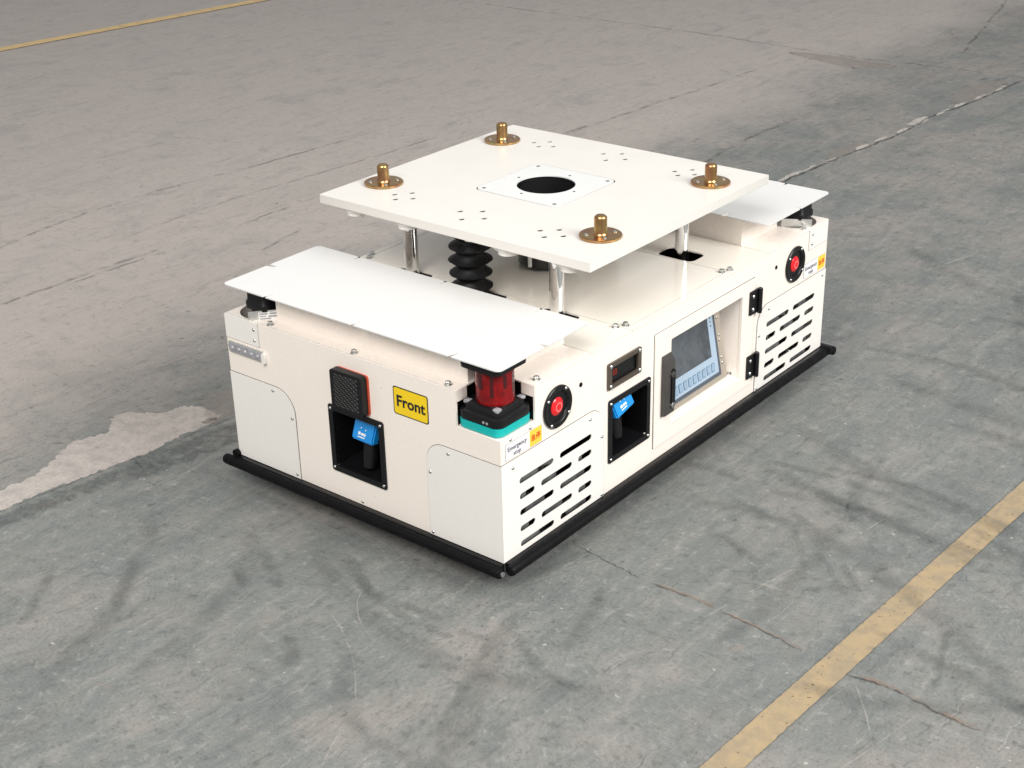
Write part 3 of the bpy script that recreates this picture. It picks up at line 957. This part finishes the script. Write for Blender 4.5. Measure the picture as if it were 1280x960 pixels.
# running gear glimpsed through the vents
for y0 in (.0, L - .31):
    dm = lathe('drive_motor', [(0, 0), (.030, 0), (.034, .004), (.034, .055), (.028, .06), (.028, .085), (0, .085)],
               loc(-.120, y0 + .17, .105), 'aluminium', None, R_SIDE, 24)
    bm = bmesh.new()
    add_box(bm, (-.075, y0 + .035, .128), (-.035, y0 + .135, .156), .003)
    add_box(bm, (-.065, y0 + .165, .133), (-.030, y0 + .262, .155), .003)
    add_box(bm, (-.075, y0 + .040, .070), (-.040, y0 + .095, .121), .004)
    add_box(bm, (-.080, y0 + .180, .070), (-.050, y0 + .235, .092), .003)
    add_box(bm, (-.070, y0 + .050, .012), (-.030, y0 + .100, .050), .003)
    for (a, b, zz) in rows:
        if rng.random() < .8:
            q0 = a + (b - a) * rng.uniform(.0, .35)
            q1 = a + (b - a) * rng.uniform(.55, 1.0)
            if y0 > 0:
                q0, q1 = .31 - q1, .31 - q0
            add_box(bm, (-.030, y0 + q0, zz - .016), (-.009, y0 + q1, zz + rng.uniform(-.003, .003)), .002)
    finish('motor_mount', bm, 'mount_grey', dm)
    for (yy, zz) in ((.130, .112), (.165, .118), (.115, .083), (.155, .048), (.200, .020), (.060, .045)):
        lathe('stud', [(0, 0), (.0065, 0), (.0065, .010), (.004, .013), (0, .013)], loc(-.030, y0 + yy, zz), 'zinc', dm, R_SIDE, 6)
for (wx, wy) in ((-.10, .17), (-.61, .17), (-.10, L - .17), (-.61, L - .17)):
    lathe('wheel', [(.03, -.022), (.060, -.022), (.066, -.016), (.066, .016), (.060, .022), (.03, .022)],
          loc(wx - .02, wy, -.002), 'black_rubber', None, R_SIDE, 28)


# ------------------------------------------------------------------ bumpers
def bumper(p0, p1, rail_lo, rail_hi, ring_at=None, ring_rot=None):
    bm = bmesh.new()
    tube_x(bm, p0, p1, .0110, 16, 48, .035)
    b = finish('bumper', bm, 'black_rubber')
    box('bumper_rail', rail_lo, rail_hi, 'black_satin', b, .001)
    if ring_at:
        lathe('end_ring', [(.0034, 0), (.0050, 0), (.0050, .0030), (.0034, .0030)], loc(*ring_at), 'zinc', b, ring_rot, 18)
    return b


bumper((-.742, -.0155, -.0125), (.0085, -.0155, -.0125), (-.722, -.012, -.016), (.002, -.0005, -.0005), (.0085, -.0155, -.0125), R_SIDE)
bumper((.0150, -.0030, -.0115), (.0150, 1.212, -.0115), (.0005, .004, -.016), (.012, 1.200, -.0005))
bumper((-W - .0165, .012, -.0115), (-W - .0165, 1.212, -.0115), (-W - .012, .004, -.016), (-W - .0005, 1.200, -.0005))
bumper((-.742, L + .0165, -.0105), (.034, L + .0165, -.0105), (-.722, L + .0005, -.016), (.030, L + .012, .004))
lathe('end_hook', [(.0045, 0), (.009, 0), (.009, .008), (.0045, .008)], loc(-.7135, -.003, .004), 'black_rubber', None, R_FRONT, 14)

# ------------------------------------------------------------------ lift: rods, bellows, plate, pins
PZ1 = .4947
PZ0 = PZ1 - .0180
RODS = ((-.163, .381), (-.548, .381), (-.150, .812), (-.561, .812))
for (xx, yy) in RODS:
    lathe('guide_rod', [(.0152, 0), (.0152, PZ0 - .02 - .262)], loc(xx, yy, .262), 'chrome', None, R_UP, 40)
    lathe('rod_collar', [(.021, 0), (.023, .002), (.023, .016), (.034, .018), (.034, .0198)], loc(xx, yy, PZ0 - .02), 'cream_paint', None, R_UP, 28)
for (xx, yy) in ((-.367, .362), (-.367, .815)):
    prof = [(.030, 0)]
    zz = 0.0
    pitch_ = .0285
    k = 0
    while zz < PZ0 - .30 - .004:
        for (dz, rr) in ((.0, .0285), (.12, .0295), (.44, .0425), (.50, .0450), (.56, .0425), (.88, .0295)):
            z2 = zz + dz * pitch_
            if z2 < PZ0 - .30 - .002:
                prof.append((rr * random.uniform(.97, 1.03), z2))
        zz += pitch_
    prof = sorted(set(prof[1:]), key=lambda q: q[1])
    prof.append((.030, PZ0 - .300))
    lathe('bellows', prof, loc(xx, yy, .30), 'bellows_fabric', None, R_UP, 26, .022, 60)

PC = (CX, CY)
px0, px1, py0, py1 = -.7037, -.0072, .2771, .9219
holes = [circle(CX, CY, .0625, 40)]
HOLES = [(-.5739, .3674), (-.5509, .3964), (-.551, .3452), (-.5247, .3699), (-.3919, .3641), (-.355, .3899), (-.3576, .3288), (-.3244, .358),
         (-.1909, .3661), (-.1634, .391), (-.1625, .3419), (-.1353, .3665), (-.5702, .8321), (-.5438, .858), (-.5414, .8129), (-.5143, .8314),
         (-.3873, .8502), (-.3536, .8734), (-.3547, .8136), (-.3235, .8424), (-.1861, .8305), (-.1614, .8615), (-.1651, .8106), (-.1389, .8356)]
holes += [circle(hx, hy, .0062, 12) for hx, hy in HOLES]
holes.append(rrect(CX - .1097, CY - .1097, CX + .1097, CY + .1097, .020, 8))
holes.pop(0)
lp = plate('lift_plate', top, rrect(px0, py0, px1, py1, .002, 2), holes, PZ0, PZ1, 'plate_paint')
bm = bmesh.new()
for hx, hy in HOLES:
    add_plate(bm, top, circle(hx, hy, .0066, 12), [], PZ0 + .002, PZ1 - .0018)
finish('hole_shade', bm, 'void_black', lp)['kind'] = 'stuff'  # black discs standing in for the shade inside the through holes
plate('insert_gap_shade', top, rrect(CX - .1102, CY - .1102, CX + .1102, CY + .1102, .0205, 8), [rrect(CX - .1066, CY - .1066, CX + .1066, CY + .1066, .0185, 8)], PZ0 + .003, PZ1 - .0014, 'void_black', lp)  # black ring that paints the shade of the gap around the insert
ip = plate('insert_plate', top, rrect(CX - .1075, CY - .1075, CX + .1075, CY + .1075, .019, 8),
           [circle(CX, CY, .0620, 48)], PZ0 + .002, PZ1 + .0004, 'insert_paint')
for k in range(4):
    a = PI / 4 + k * PI / 2
    link('screw', SCREW_D, lp, top(CX + .131 * math.cos(a), CY + .131 * math.sin(a), PZ1 - .0016))
    link('screw', SCREW_D2, lp, top(CX + .077 * math.cos(a + .72), CY + .077 * math.sin(a + .72), PZ1 - .0010))
bm = bmesh.new()
add_lathe(bm, [(.0615, .165), (.0617, .0), (.056, -.0), (.0555, .16)], 48, m4(loc(CX, CY, .328)), close=False)
finish('scanner_tube', bm, 'tube_black')
lathe('tube_flange', [(.0625, 0), (.073, 0), (.073, .006), (.0625, .006)], loc(CX, CY, .360), 'black_plastic', None, R_UP, 40)
lathe('tube_floor', [(0, 0), (.055, 0), (.055, .004), (0, .004)], loc(CX, CY, .329), 'void_black', None, R_UP, 40)
lathe('cable_guide', [(.0042, 0), (.0042, .13)], loc(-.330, .508, .345), 'label_white', None, R_UP, 12)

# flanged bosses under the front edge of the plate
for (bxx, byy, s) in ((-.626, .306, 1), (-.482, .306, 1), (-.222, .306, 1), (-.072, .306, 1), (-.315, .303, .55)):
    bm = bmesh.new()
    o = []
    for k in range(24):
        a = 2 * PI * k / 24
        rx, ry = .040 * s, .022 * s
        o.append((bxx + rx * math.copysign(abs(math.cos(a)) ** 1.5, math.cos(a)), byy + ry * math.copysign(abs(math.sin(a)) ** 1.1, math.sin(a))))
    add_plate(bm, top, o, [], PZ0 - .009 * s, PZ0 - .0002)
    add_plate(bm, top, circle(bxx, byy, .020 * s, 20), [], PZ0 - .017 * s, PZ0 - .009 * s)
    b = finish('boss', bm, 'plate_paint', lp)

for (pxx, pyy) in ((-.6421, .4080), (-.6377, .8010), (-.0785, .8025), (-.0757, .4052)):
    pin = lathe('locating_pin', [(0, 0), (.0405, 0), (.0415, .001), (.0415, .0045), (.0400, .0055), (.0150, .0055), (.0135, .0075), (.0126, .010),
                                 (.0126, .0375), (.0120, .0395), (.0088, .0425), (.0060, .0430), (0, .0430)],
                loc(pxx, pyy, PZ1 + .0004), 'yellow_zinc', None, R_UP, 36, 0, 32)
    for k in range(4):
        a = PI / 4 + k * PI / 2 + .12
        link('screw', SCREW, pin, loc(pxx + .0285 * math.cos(a), pyy + .0285 * math.sin(a), PZ1 + .0056))


# ------------------------------------------------------------------ safety scanners
def rsq(cx, cy, half, rad, seg=6):
    return rrect(cx - half, cy - half, cx + half, cy + half, rad, seg)


def loft(bm, secs):
    """secs: list of (outline, z)"""
    rings = [[bm.verts.new(top(p[0], p[1], z)) for p in o] for o, z in secs]
    n = len(rings[0])
    for A, B in zip(rings, rings[1:]):
        for k in range(n):
            j = (k + 1) % n
            bm.faces.new((A[k], A[j], B[j], B[k]))
    bm.faces.new(list(reversed(rings[0])))
    bm.faces.new(rings[-1])


sx, sy = -.0535, .0520
bm = bmesh.new()
loft(bm, [(rsq(sx, sy, .0480, .016), .2670), (rsq(sx, sy, .0490, .016), .2695), (rsq(sx, sy, .0490, .016), .2835), (rsq(sx, sy, .0465, .016), .2860),
          (rsq(sx, sy, .0425, .015), .2875), (rsq(sx, sy, .0420, .015), .2955), (rsq(sx, sy, .0400, .014), .2990), (rsq(sx, sy, .0372, .014), .3000)])
sc = finish('safety_scanner', bm, 'black_satin')
bm = bmesh.new()
loft(bm, [(rsq(sx, sy, .0470, .016), .2500), (rsq(sx, sy, .0485, .016), .2515), (rsq(sx, sy, .0490, .016), .2670)])
finish('scanner_base', bm, 'teal_plastic', sc)
lathe('scanner_lens', [(.0350, 0), (.0350, .064), (.0340, .066), (0, .066)], loc(sx + .002, sy, .300), 'red_lens', sc, R_UP, 36)
for k in range(9):
    a = k * 2 * PI / 9 + .35
    hgt = random.uniform(.024, .044)
    bm = bmesh.new()
    pr = [(.0350 * math.cos(a + d), .0350 * math.sin(a + d)) for d in [q * (1.0 + .9 * (k % 3 == 0)) for q in (-.10, -.033, .033, .10)]]
    q0 = [bm.verts.new(loc(sx + .002 + p[0] * 1.006, sy + p[1] * 1.006, .356 - hgt)) for p in pr]
    q1 = [bm.verts.new(loc(sx + .002 + p[0] * 1.006, sy + p[1] * 1.006, .358)) for p in pr]
    for i in range(3):
        bm.faces.new((q0[i], q0[i + 1], q1[i + 1], q1[i]))
    finish('lens_rib', bm, 'red_dark', sc)
bm = bmesh.new()
loft(bm, [(rsq(sx, sy, .0410, .012), .3655), (rsq(sx, sy, .0445, .013), .3670), (rsq(sx, sy, .0450, .013), .3730), (rsq(sx, sy, .0430, .013), .3755)])
finish('scanner_cap', bm, 'black_plastic', sc)
for (ax, ay) in ((sx + .0335, sy - .0335), (sx - .0335, sy - .0335), (sx + .0335, sy + .0335)):
    bm = bmesh.new()
    d = -1 if ax < sx else 1
    e = -1 if ay < sy else 1
    add_box(bm, (ax - .0065, ay - .0065, .2940), (ax + .0065, ay + .0065, .3010), .0022)
    finish('clear_lug', bm, 'lamp_glass', sc)
for dx_ in (-.004, .004):
    o = lathe('symbol_ring', [(.0020, 0), (.0028, 0), (.0028, .0004), (.0020, .0004)], front(sx + .018 + dx_, .2745, -(sy - .0490) + .0001), 'print_grey', sc, R_FRONT, 12)
# the open bay around it: walls coloured black for the shade inside, light lip strips
box('scanner_bay', (-.1035, .004, .2440), (-.004, .1035, .2485), 'cream_paint')
box('bay_wall', (-.1070, .004, .2490), (-.1040, .107, .3165), 'black_satin')
box('bay_wall', (-.1035, .1040, .2490), (-.004, .107, .3165), 'black_satin')
box('bay_lip', (-.1032, .0005, .2970), (-.0990, .030, .3195), 'cream_paint')
box('bay_lip', (-.030, .0990, .2970), (-.0005, .1032, .3195), 'cream_paint')
for yy in (.028, .084):
    screw_side(yy, .2425, .0, None)


def round_scanner(cx, cy, ax, ay):
    """black scanner head under the cover, silver bracket with label facing the camera corner (ax, ay)"""
    bm = bmesh.new()
    loft(bm, [(rsq(cx, cy, .022, .010), .268), (rsq(cx, cy, .022, .010), .333), (rsq(cx, cy, .0300, .012), .336), (rsq(cx, cy, .0300, .012), .348),
              (rsq(cx, cy, .0275, .012), .352), (rsq(cx, cy, .0265, .012), CZ - .001)])
    s = finish('safety_scanner', bm, 'black_plastic')
    R = Matrix.Rotation(math.atan2(ay, ax) - PI / 2 + PI, 3, 'Z')
    # bracket: bent plate, local x across, local y away from the viewer, z up
    bm = bmesh.new()
    for lo_, hi_ in (((-.034, -.0360, -.030), (.034, -.0335, .0)), ((-.034, -.0360, -.032), (.034, .010, -.030))):
        vs = [bm.verts.new((x, y, z)) for x in (lo_[0], hi_[0]) for y in (lo_[1], hi_[1]) for z in (lo_[2], hi_[2])]
        for q in ((0, 1, 3, 2), (4, 6, 7, 5), (0, 4, 5, 1), (2, 3, 7, 6), (0, 2, 6, 4), (1, 5, 7, 3)):
            bm.faces.new([vs[i] for i in q])
    br = finish('scanner_bracket', bm, 'aluminium', s, 40, loc(cx, cy, .339), R)
    return s, R


s1, R1 = round_scanner(-.643, .050, .74, -.67)
bm = bmesh.new()
q = [bm.verts.new(p) for p in ((-.014, -.0364, -.024), (.027, -.0364, -.024), (.027, -.0364, -.003), (-.014, -.0364, -.003))]
bm.faces.new(q)
finish('scanner_label', bm, 'label_white', s1, 40, loc(-.643, .050, .339), R1)
bm = bmesh.new()
for (a0, b0, a1, b1) in ((-.012, -.008, .004, -.005), (.008, -.008, .024, -.0045), (-.012, -.0125, .001, -.0105), (.005, -.014, .024, -.0105), (-.012, -.018, .010, -.0155)):
    q = [bm.verts.new(p) for p in ((a0, -.0367, b0), (a1, -.0367, b0), (a1, -.0367, b1), (a0, -.0367, b1))]
    bm.faces.new(q)
finish('label_print', bm, 'print_grey', s1, 40, loc(-.643, .050, .339), R1)
s2, R2 = round_scanner(-.050, 1.137, .50, -.87)
# walls of the round wells
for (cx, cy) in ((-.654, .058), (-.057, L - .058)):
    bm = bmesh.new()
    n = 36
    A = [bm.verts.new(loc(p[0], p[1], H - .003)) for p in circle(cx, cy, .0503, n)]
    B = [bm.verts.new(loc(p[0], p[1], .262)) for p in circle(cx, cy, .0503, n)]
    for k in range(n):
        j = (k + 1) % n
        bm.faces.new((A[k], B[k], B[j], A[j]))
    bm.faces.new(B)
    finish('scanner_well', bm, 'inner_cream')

# ------------------------------------------------------------------ front face fittings
# slim lamp near the left corner
lm = plate('marker_lamp', front, rrect(-.700, .2435, -.604, .2600, .003, 3), [], .0002, .0060, 'lamp_glass')
plate('lamp_frame', front, rrect(-.704, .2400, -.600, .2635, .004, 3), [rrect(-.6985, .2445, -.6060, .2590, .002, 2)], .0003, .0040, 'aluminium', lm)
plate('lamp_end', front, rrect(-.6045, .2385, -.5955, .2615, .003, 3), [], .0003, .0075, 'grey_white_paint', lm)
screw_front(-.7045, .2515, .0005, lm, SCREW_S)
for k in range(5):
    lathe('lamp_diode', [(0, 0), (.0046, 0), (.0032, .0018), (0, .0022)], front(-.690 + .0185 * k, .2515, .0060), 'lamp_diode_clear', lm, R_FRONT, 12)

# black sounder with an orange back plate
sp = plate('sounder', front, rrect(-.3990, .2075, -.3165, .2905, .007, 4), [], .004, .0190, 'black_plastic')
plate('back_plate', front, rrect(-.3975, .2065, -.3142, .2900, .007, 4), [], .0002, .0040, 'orange_plastic', sp)
bm = bmesh.new()
for k in range(15):
    z0 = .2160 + k * .0046
    n = 18
    for i in range(n):
        xa = -.3890 + .062 * i / n
        xb = -.3890 + .062 * (i + 1) / n
        wa = .0011 * math.sin(i * 1.6 + (k % 2) * PI)
        wb = .0011 * math.sin((i + 1) * 1.6 + (k % 2) * PI)
        vs = [bm.verts.new(front(*p)) for p in ((xa, z0 + wa, .0191), (xb, z0 + wb, .0191), (xb, z0 + .0011 + wb, .0203), (xa, z0 + .0011 + wa, .0203),
                                                (xb, z0 + .0022 + wb, .0191), (xa, z0 + .0022 + wa, .0191))]
        bm.faces.new((vs[0], vs[1], vs[2], vs[3]))
        bm.faces.new((vs[3], vs[2], vs[4], vs[5]))
g = finish('grille', bm, 'grille_black', sp)
g['kind'] = 'stuff'


# recessed power sockets
def socket(fr, R3, u0, u1, v0, v1, um, nm):
    """flange, recess, tilted blue flap over a black plug body; um = +1 when u grows to the right in view"""
    rx = .012
    pn = plate('power_socket', fr, rrect(u0, v0, u1, v1, .005, 3), [rrect(u0 + rx, v0 + rx, u1 - rx, v1 - rx, .006, 3)], .0003, .0030, 'black_plastic')
    a, b, c, d = u0 + rx, v0 + rx, u1 - rx, v1 - rx
    bm = bmesh.new()
    D = -.085
    s = .012
    A = [bm.verts.new(fr(p[0], p[1], .0003)) for p in ((a, b), (c, b), (c, d), (a, d))]
    B = [bm.verts.new(fr(p[0], p[1], D)) for p in ((a + s, b + s), (c - s, b + s), (c - s, d - s), (a + s, d - s))]
    for i in range(4):
        j = (i + 1) % 4
        bm.faces.new((A[i], A[j], B[j], B[i]))
    bm.faces.new(B)
    finish('socket_recess', bm, 'black_satin', pn)
    for (su, sv) in ((u0 + .007, v0 + .008), (u1 - .007, v0 + .008), (u1 - .007, v1 - .008), (u0 + .007, v1 - .008)):
        link('screw', SCREW_S, pn, fr(su, sv, .003), R3)
    return pn


pf = socket(front, R_FRONT, -.4285, -.2830, .0570, .2020, 1, '')
ps = socket(side, R_SIDE, .3255, .4690, .0620, .1990, 1, '')


def plug(pn, fr, uc, vc, wc, tilt, roll_, M_frame, size=(.056, .042, .030), drop=.075):
    """blue flap block with pale print and black tapered body below"""
    Rl = Matrix.Rotation(roll_, 3, 'Z') @ Matrix.Rotation(tilt, 3, 'X')
    hx, hy, hz = size[0] / 2, size[1] / 2, size[2] / 2
    bm = bmesh.new()
    vs = [bm.verts.new((x, y, z)) for x in (-hx, hx) for y in (-hy, hy) for z in (-hz, hz)]
    for q in ((0, 1, 3, 2), (4, 6, 7, 5), (0, 4, 5, 1), (2, 3, 7, 6), (0, 2, 6, 4), (1, 5, 7, 3)):
        bm.faces.new([vs[i] for i in q])
    bmesh.ops.bevel(bm, geom=list(bm.edges), offset=.003, segments=2, affect='EDGES')
    fl = finish('socket_flap', bm, 'blue_plastic', pn, 40, fr(uc, vc, wc), M_frame @ Rl)
    bm = bmesh.new()
    for (x0, y0, x1, y1) in ((-.012, -.014, .006, -.012), (-.012, -.009, -.006, -.003), (-.004, -.009, .002, -.004), (.003, -.0095, .007, -.004),
                             (-.008, .004, -.0055, .0065), (.004, .002, .0065, .0045)):
        q = [bm.verts.new(p) for p in ((x0, y0, hz + .0004), (x1, y0, hz + .0004), (x1, y1, hz + .0004), (x0, y1, hz + .0004))]
        bm.faces.new(q)
    finish('flap_print', bm, 'label_white', pn, 40, fr(uc, vc, wc), M_frame @ Rl)
    bm = bmesh.new()
    add_lathe(bm, [(.020, 0), (.022, .006), (.022, .012), (.0165, .016), (.0150, .05), (.0125, .068), (.010, .070)], 20)
    Rb = Matrix.Rotation(PI / 2 + tilt * .6, 3, 'X')
    finish('plug_body', bm, 'black_plastic', pn, 40, fr(uc + .002, vc - size[1] * .25, wc - .014), M_frame @ Rb)


plug(pf, front, -.348, .157, -.018, -.34, -.02, R_FRONT, (.056, .042, .018))
plug(ps, side, .374, .176, -.014, -.30, .22, R_SIDE, (.060, .044, .034))

# yellow front sticker
st = plate('front_sticker', front, rrect(-.2530, .2320, -.1670, .2890, .005, 4), [], .0002, .0006, 'print_black')
plate('sticker_face', front, rrect(-.2508, .2342, -.1692, .2868, .004, 4), [], .0003, .0009, 'sticker_yellow', st)
text_mesh('lettering', "Front", .0315, front(-.2100, .2600, .0011), R_FRONT, 'print_black', st, .0008)


# ------------------------------------------------------------------ right side fittings
def estop(y, z):
    fl = lathe('emergency_stop', [(.0410, 0), (.0420, .001), (.0420, .0035), (.0405, .0050), (.0330, .0050), (.0310, .0035), (.0270, -.010), (.0220, -.020), (0, -.021)],
               side(y, z, .0003), 'black_satin', None, R_SIDE, 40)
    lathe('stop_button', [(.0120, 0), (.0120, .012), (.0175, .0135), (.0185, .0165), (.0178, .0215), (.0130, .0250), (.006, .0262), (0, .0265)],
          side(y, z, -.0205), 'red_button', fl, R_SIDE, 32)
    lathe('turn_mark', [(.0086, 0), (.0096, 0), (.0096, .0004), (.0086, .0004)], side(y, z, .0052), 'red_mark', fl, R_SIDE, 20)
    for k in range(4):
        a = .95 + k * PI / 2
        screw_side(y + .0372 * math.cos(a), z + .0372 * math.sin(a), .0048, fl, SCREW_S)
    return fl


estop(.164, .2535)
estop(1.0464, .2565)


def stop_sticker(y0, y1, z0, z1):
    s = plate('stop_sticker', side, rrect(y0, z0, y1, z1, .0015, 2), [], .0002, .0005, 'print_grey')
    plate('sticker_face', side, rrect(y0 + .0009, z0 + .0009, y1 - .0009, z1 - .0009, .001, 2), [], .0003, .0008, 'label_white', s)
    plate('sticker_patch', side, rrect(y1 - .036, z0 + .0012, y1 - .0012, z1 - .0012, .002, 2), [], .0004, .0011, 'label_yellow', s)
    text_mesh('lettering', "Emergency", .0125, side(y0 + .0330, z0 + .0215, .0009), R_SIDE, 'print_violet', s, .00012)
    text_mesh('lettering', "stop", .0125, side(y0 + .0330, z0 + .0090, .0009), R_SIDE, 'print_violet', s, .00012)
    text_mesh('lettering', "\u6025\u505c", .0140, side(y1 - .0186, (z0 + z1) / 2 - .001, .0012), R_SIDE, 'print_orange', s, .0003)


stop_sticker(.0130, .1180, .2030, .2370)
stop_sticker(1.0930, 1.1940, .2050, .2400)
for (yy, zz) in ((.2375, .2690), (.9620, .2750)):
    lathe('plug_button', [(0, 0), (.0046, 0), (.0046, .0012), (.0030, .0022), (0, .0022)], side(yy, zz, .0001), 'black_rubber', None, R_SIDE, 14)

# battery indicator
di = plate('battery_indicator', side, rrect(.3215, .2235, .4315, .2780, .003, 3), [rrect(.3325, .2325, .4205, .2690, .002, 2)], .0002, .0050, 'indicator_frame')
box('display_window', (-.006, .3275, .2295), (-.0010, .4255, .2720), 'black_satin', di)
bm = bmesh.new()
for i, y0 in enumerate((.3440, .3500)):
    for (a, b, c, d) in ((0, 0, .0042, .0013), (0, .0052, .0042, .0065), (0, .0104, .0042, .0117), (0, .0, .0011, .0117) if i == 0 else (.0031, 0, .0042, .0117)):
        q = [bm.verts.new(side(y0 + p[0], .2470 + p[1], -.0006)) for p in ((a, b), (c, b), (c, d), (a, d))]
        bm.faces.new(q)
simple('led_red', (0.35, 0.02, 0.01), 0.4, emit=(1.0, 0.08, 0.03), es=0.25)
finish('digits', bm, 'led_red', di)
for (su, sv) in ((.3285, .2300), (.4245, .2300), (.4245, .2720), (.3285, .2720)):
    screw_side(su, sv, .005, di, SCREW)

# hinged door with the recessed control screen
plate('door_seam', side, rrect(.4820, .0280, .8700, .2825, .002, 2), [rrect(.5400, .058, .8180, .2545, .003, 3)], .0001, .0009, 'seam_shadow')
dr = plate('access_door', side, rrect(.4830, .0290, .8690, .2815, .002, 2), [rrect(.5410, .0590, .8170, .2535, .003, 3)], .0004, .0030, 'cream_paint')
bm = bmesh.new()          # recess walls
a, b, c, d = .5412, .0592, .8168, .2533
A = [bm.verts.new(side(p[0], p[1], .0006)) for p in ((a, b), (c, b), (c, d), (a, d))]
B = [bm.verts.new(side(p[0], p[1], w)) for p, w in (((a + .0, .074), -.024), ((c - .012, .074), -.024), ((c - .012, d), -.075), ((a + .0, d), -.075))]
for i in range(4):
    j = (i + 1) % 4
    bm.faces.new((A[i], A[j], B[j], B[i]))
bm.faces.new(B)
finish('door_recess', bm, 'cream_paint', dr)
# control screen: tilted, its foot near the face, its head further in
T0 = Vector((-.0150, 0, .0740))
T1 = Vector((-.0500, 0, .2600))
tv = (T1 - T0).normalized()
tn = Vector((tv.z, 0, -tv.x))


def scr(uu, vv, ww):      # u = y, v = up the slope, w = out of the screen
    p = T0 + tv * vv + tn * ww
    return loc(p.x, uu, p.z)


YR = .7890
hp = plate('control_screen', scr, rrect(.5430, 0, YR, .180, .002, 2), [], 0, .0050, 'bezel_metal')
plate('screen_bezel', scr, rrect(.5450, .0135, YR - .0260, .1790, .002, 2), [], .0050, .0085, 'screen_bezel', hp)
plate('screen_surround', scr, rrect(.5470, .0225, YR - .0350, .1760, .002, 2), [], .0085, .0092, 'screen_frame_blue', hp)
plate('screen', scr, rrect(.5490, .0640, YR - .0560, .1600, .001, 2), [], .0092, .0097, 'screen_glass', hp)
for k in range(9):
    y1_ = YR - .0500 - k * .0182
    kk = plate('key', scr, rrect(y1_ - .0128, .0300, y1_, .0490, .001, 2), [], .0092, .0099, 'key_rim', hp)
    plate('key_face', scr, rrect(y1_ - .0114, .0314, y1_ - .0014, .0476, .001, 2), [], .0099, .0104, 'screen_key', hp)
    bpy.context.view_layer.update()
Rscr = Matrix((Vector((0, 1, 0)), tv, tn)).transposed()
for (uu, vv) in ((YR - .0130, .1500), (YR - .0130, .1380), (YR - .0130, .1000), (YR - .0130, .0880), (YR - .0130, .0480), (YR - .0130, .0360)):
    link('screw', SCREW_S, hp, scr(uu, vv, .005), Rscr)
for k in range(4):
    lathe('status_light', [(0, 0), (.0016, 0), (.0016, .0006), (0, .0008)], scr(YR - .0450, .1300 + .009 * k, .0092), 'print_black', hp, Rscr, 8)
lathe('foot_screw', [(.0035, 0), (.0035, .012), (0, .012)], scr(YR + .004, .004, .0), 'zinc', hp, Rscr, 10)
bm = bmesh.new()          # thin pale diagonal line on the screen
q = [bm.verts.new(scr(*p)) for p in ((.5500, .1240, .0099), (.5520, .1240, .0099), (.6070, .1570, .0099), (.6050, .1570, .0099))]
bm.faces.new(q)
finish('pale_diagonal', bm, 'bezel_metal', hp)

# flush lock with sloped ends
bm = bmesh.new()
y0, y1, z0, z1 = .5060, .5395, .0930, .2270
pr = [(z0, .0035), (z0 + .004, .014), (z1 - .016, .014), (z1, .0035)]
for (ya, yb) in ((y0, y1),):
    A = [bm.verts.new(side(ya, p[0], p[1])) for p in pr]
    B = [bm.verts.new(side(yb, p[0], p[1])) for p in pr]
    n = len(pr)
    for i in range(n - 1):
        bm.faces.new((A[i], A[i + 1], B[i + 1], B[i]))
    bm.faces.new(A)
    bm.faces.new(list(reversed(B)))
lk = finish('door_lock', bm, 'lock_grey', dr)
plate('lock_lever', side, rrect(.5250, .1080, .5375, .1950, .006, 5), [], .0141, .0175, 'black_satin', dr)
lathe('lock_cylinder', [(0, 0), (.0065, 0), (.0065, .004), (.005, .005), (0, .005)], side(.5290, .1840, .0141), 'lock_grey', dr, R_SIDE, 18)
lathe('lock_cylinder', [(0, 0), (.0060, 0), (.0060, .004), (.0045, .005), (0, .005)], side(.5300, .1150, .0141), 'zinc', dr, R_SIDE, 18)

# hinges
for (z0, z1) in ((.2000, .2540), (.0470, .1010)):
    h = plate('door_hinge', side, rrect(.8455, z0, .8910, z1, .002, 2), [], .0032, .0072, 'black_plastic', None)
    bm = bmesh.new()
    add_lathe(bm, [(.0046, 0), (.0056, .001), (.0056, z1 - z0 + .003), (.0046, z1 - z0 + .004)], 14, m4(side(.8790, z0 - .002, .0105)))
    finish('hinge_barrel', bm, 'black_satin', h)
    for zz in (z0 + .012, z1 - .012):
        screw_side(.8560, zz, .0072, h, SCREW)
        screw_side(.8880, zz, .0072, h, SCREW_S)
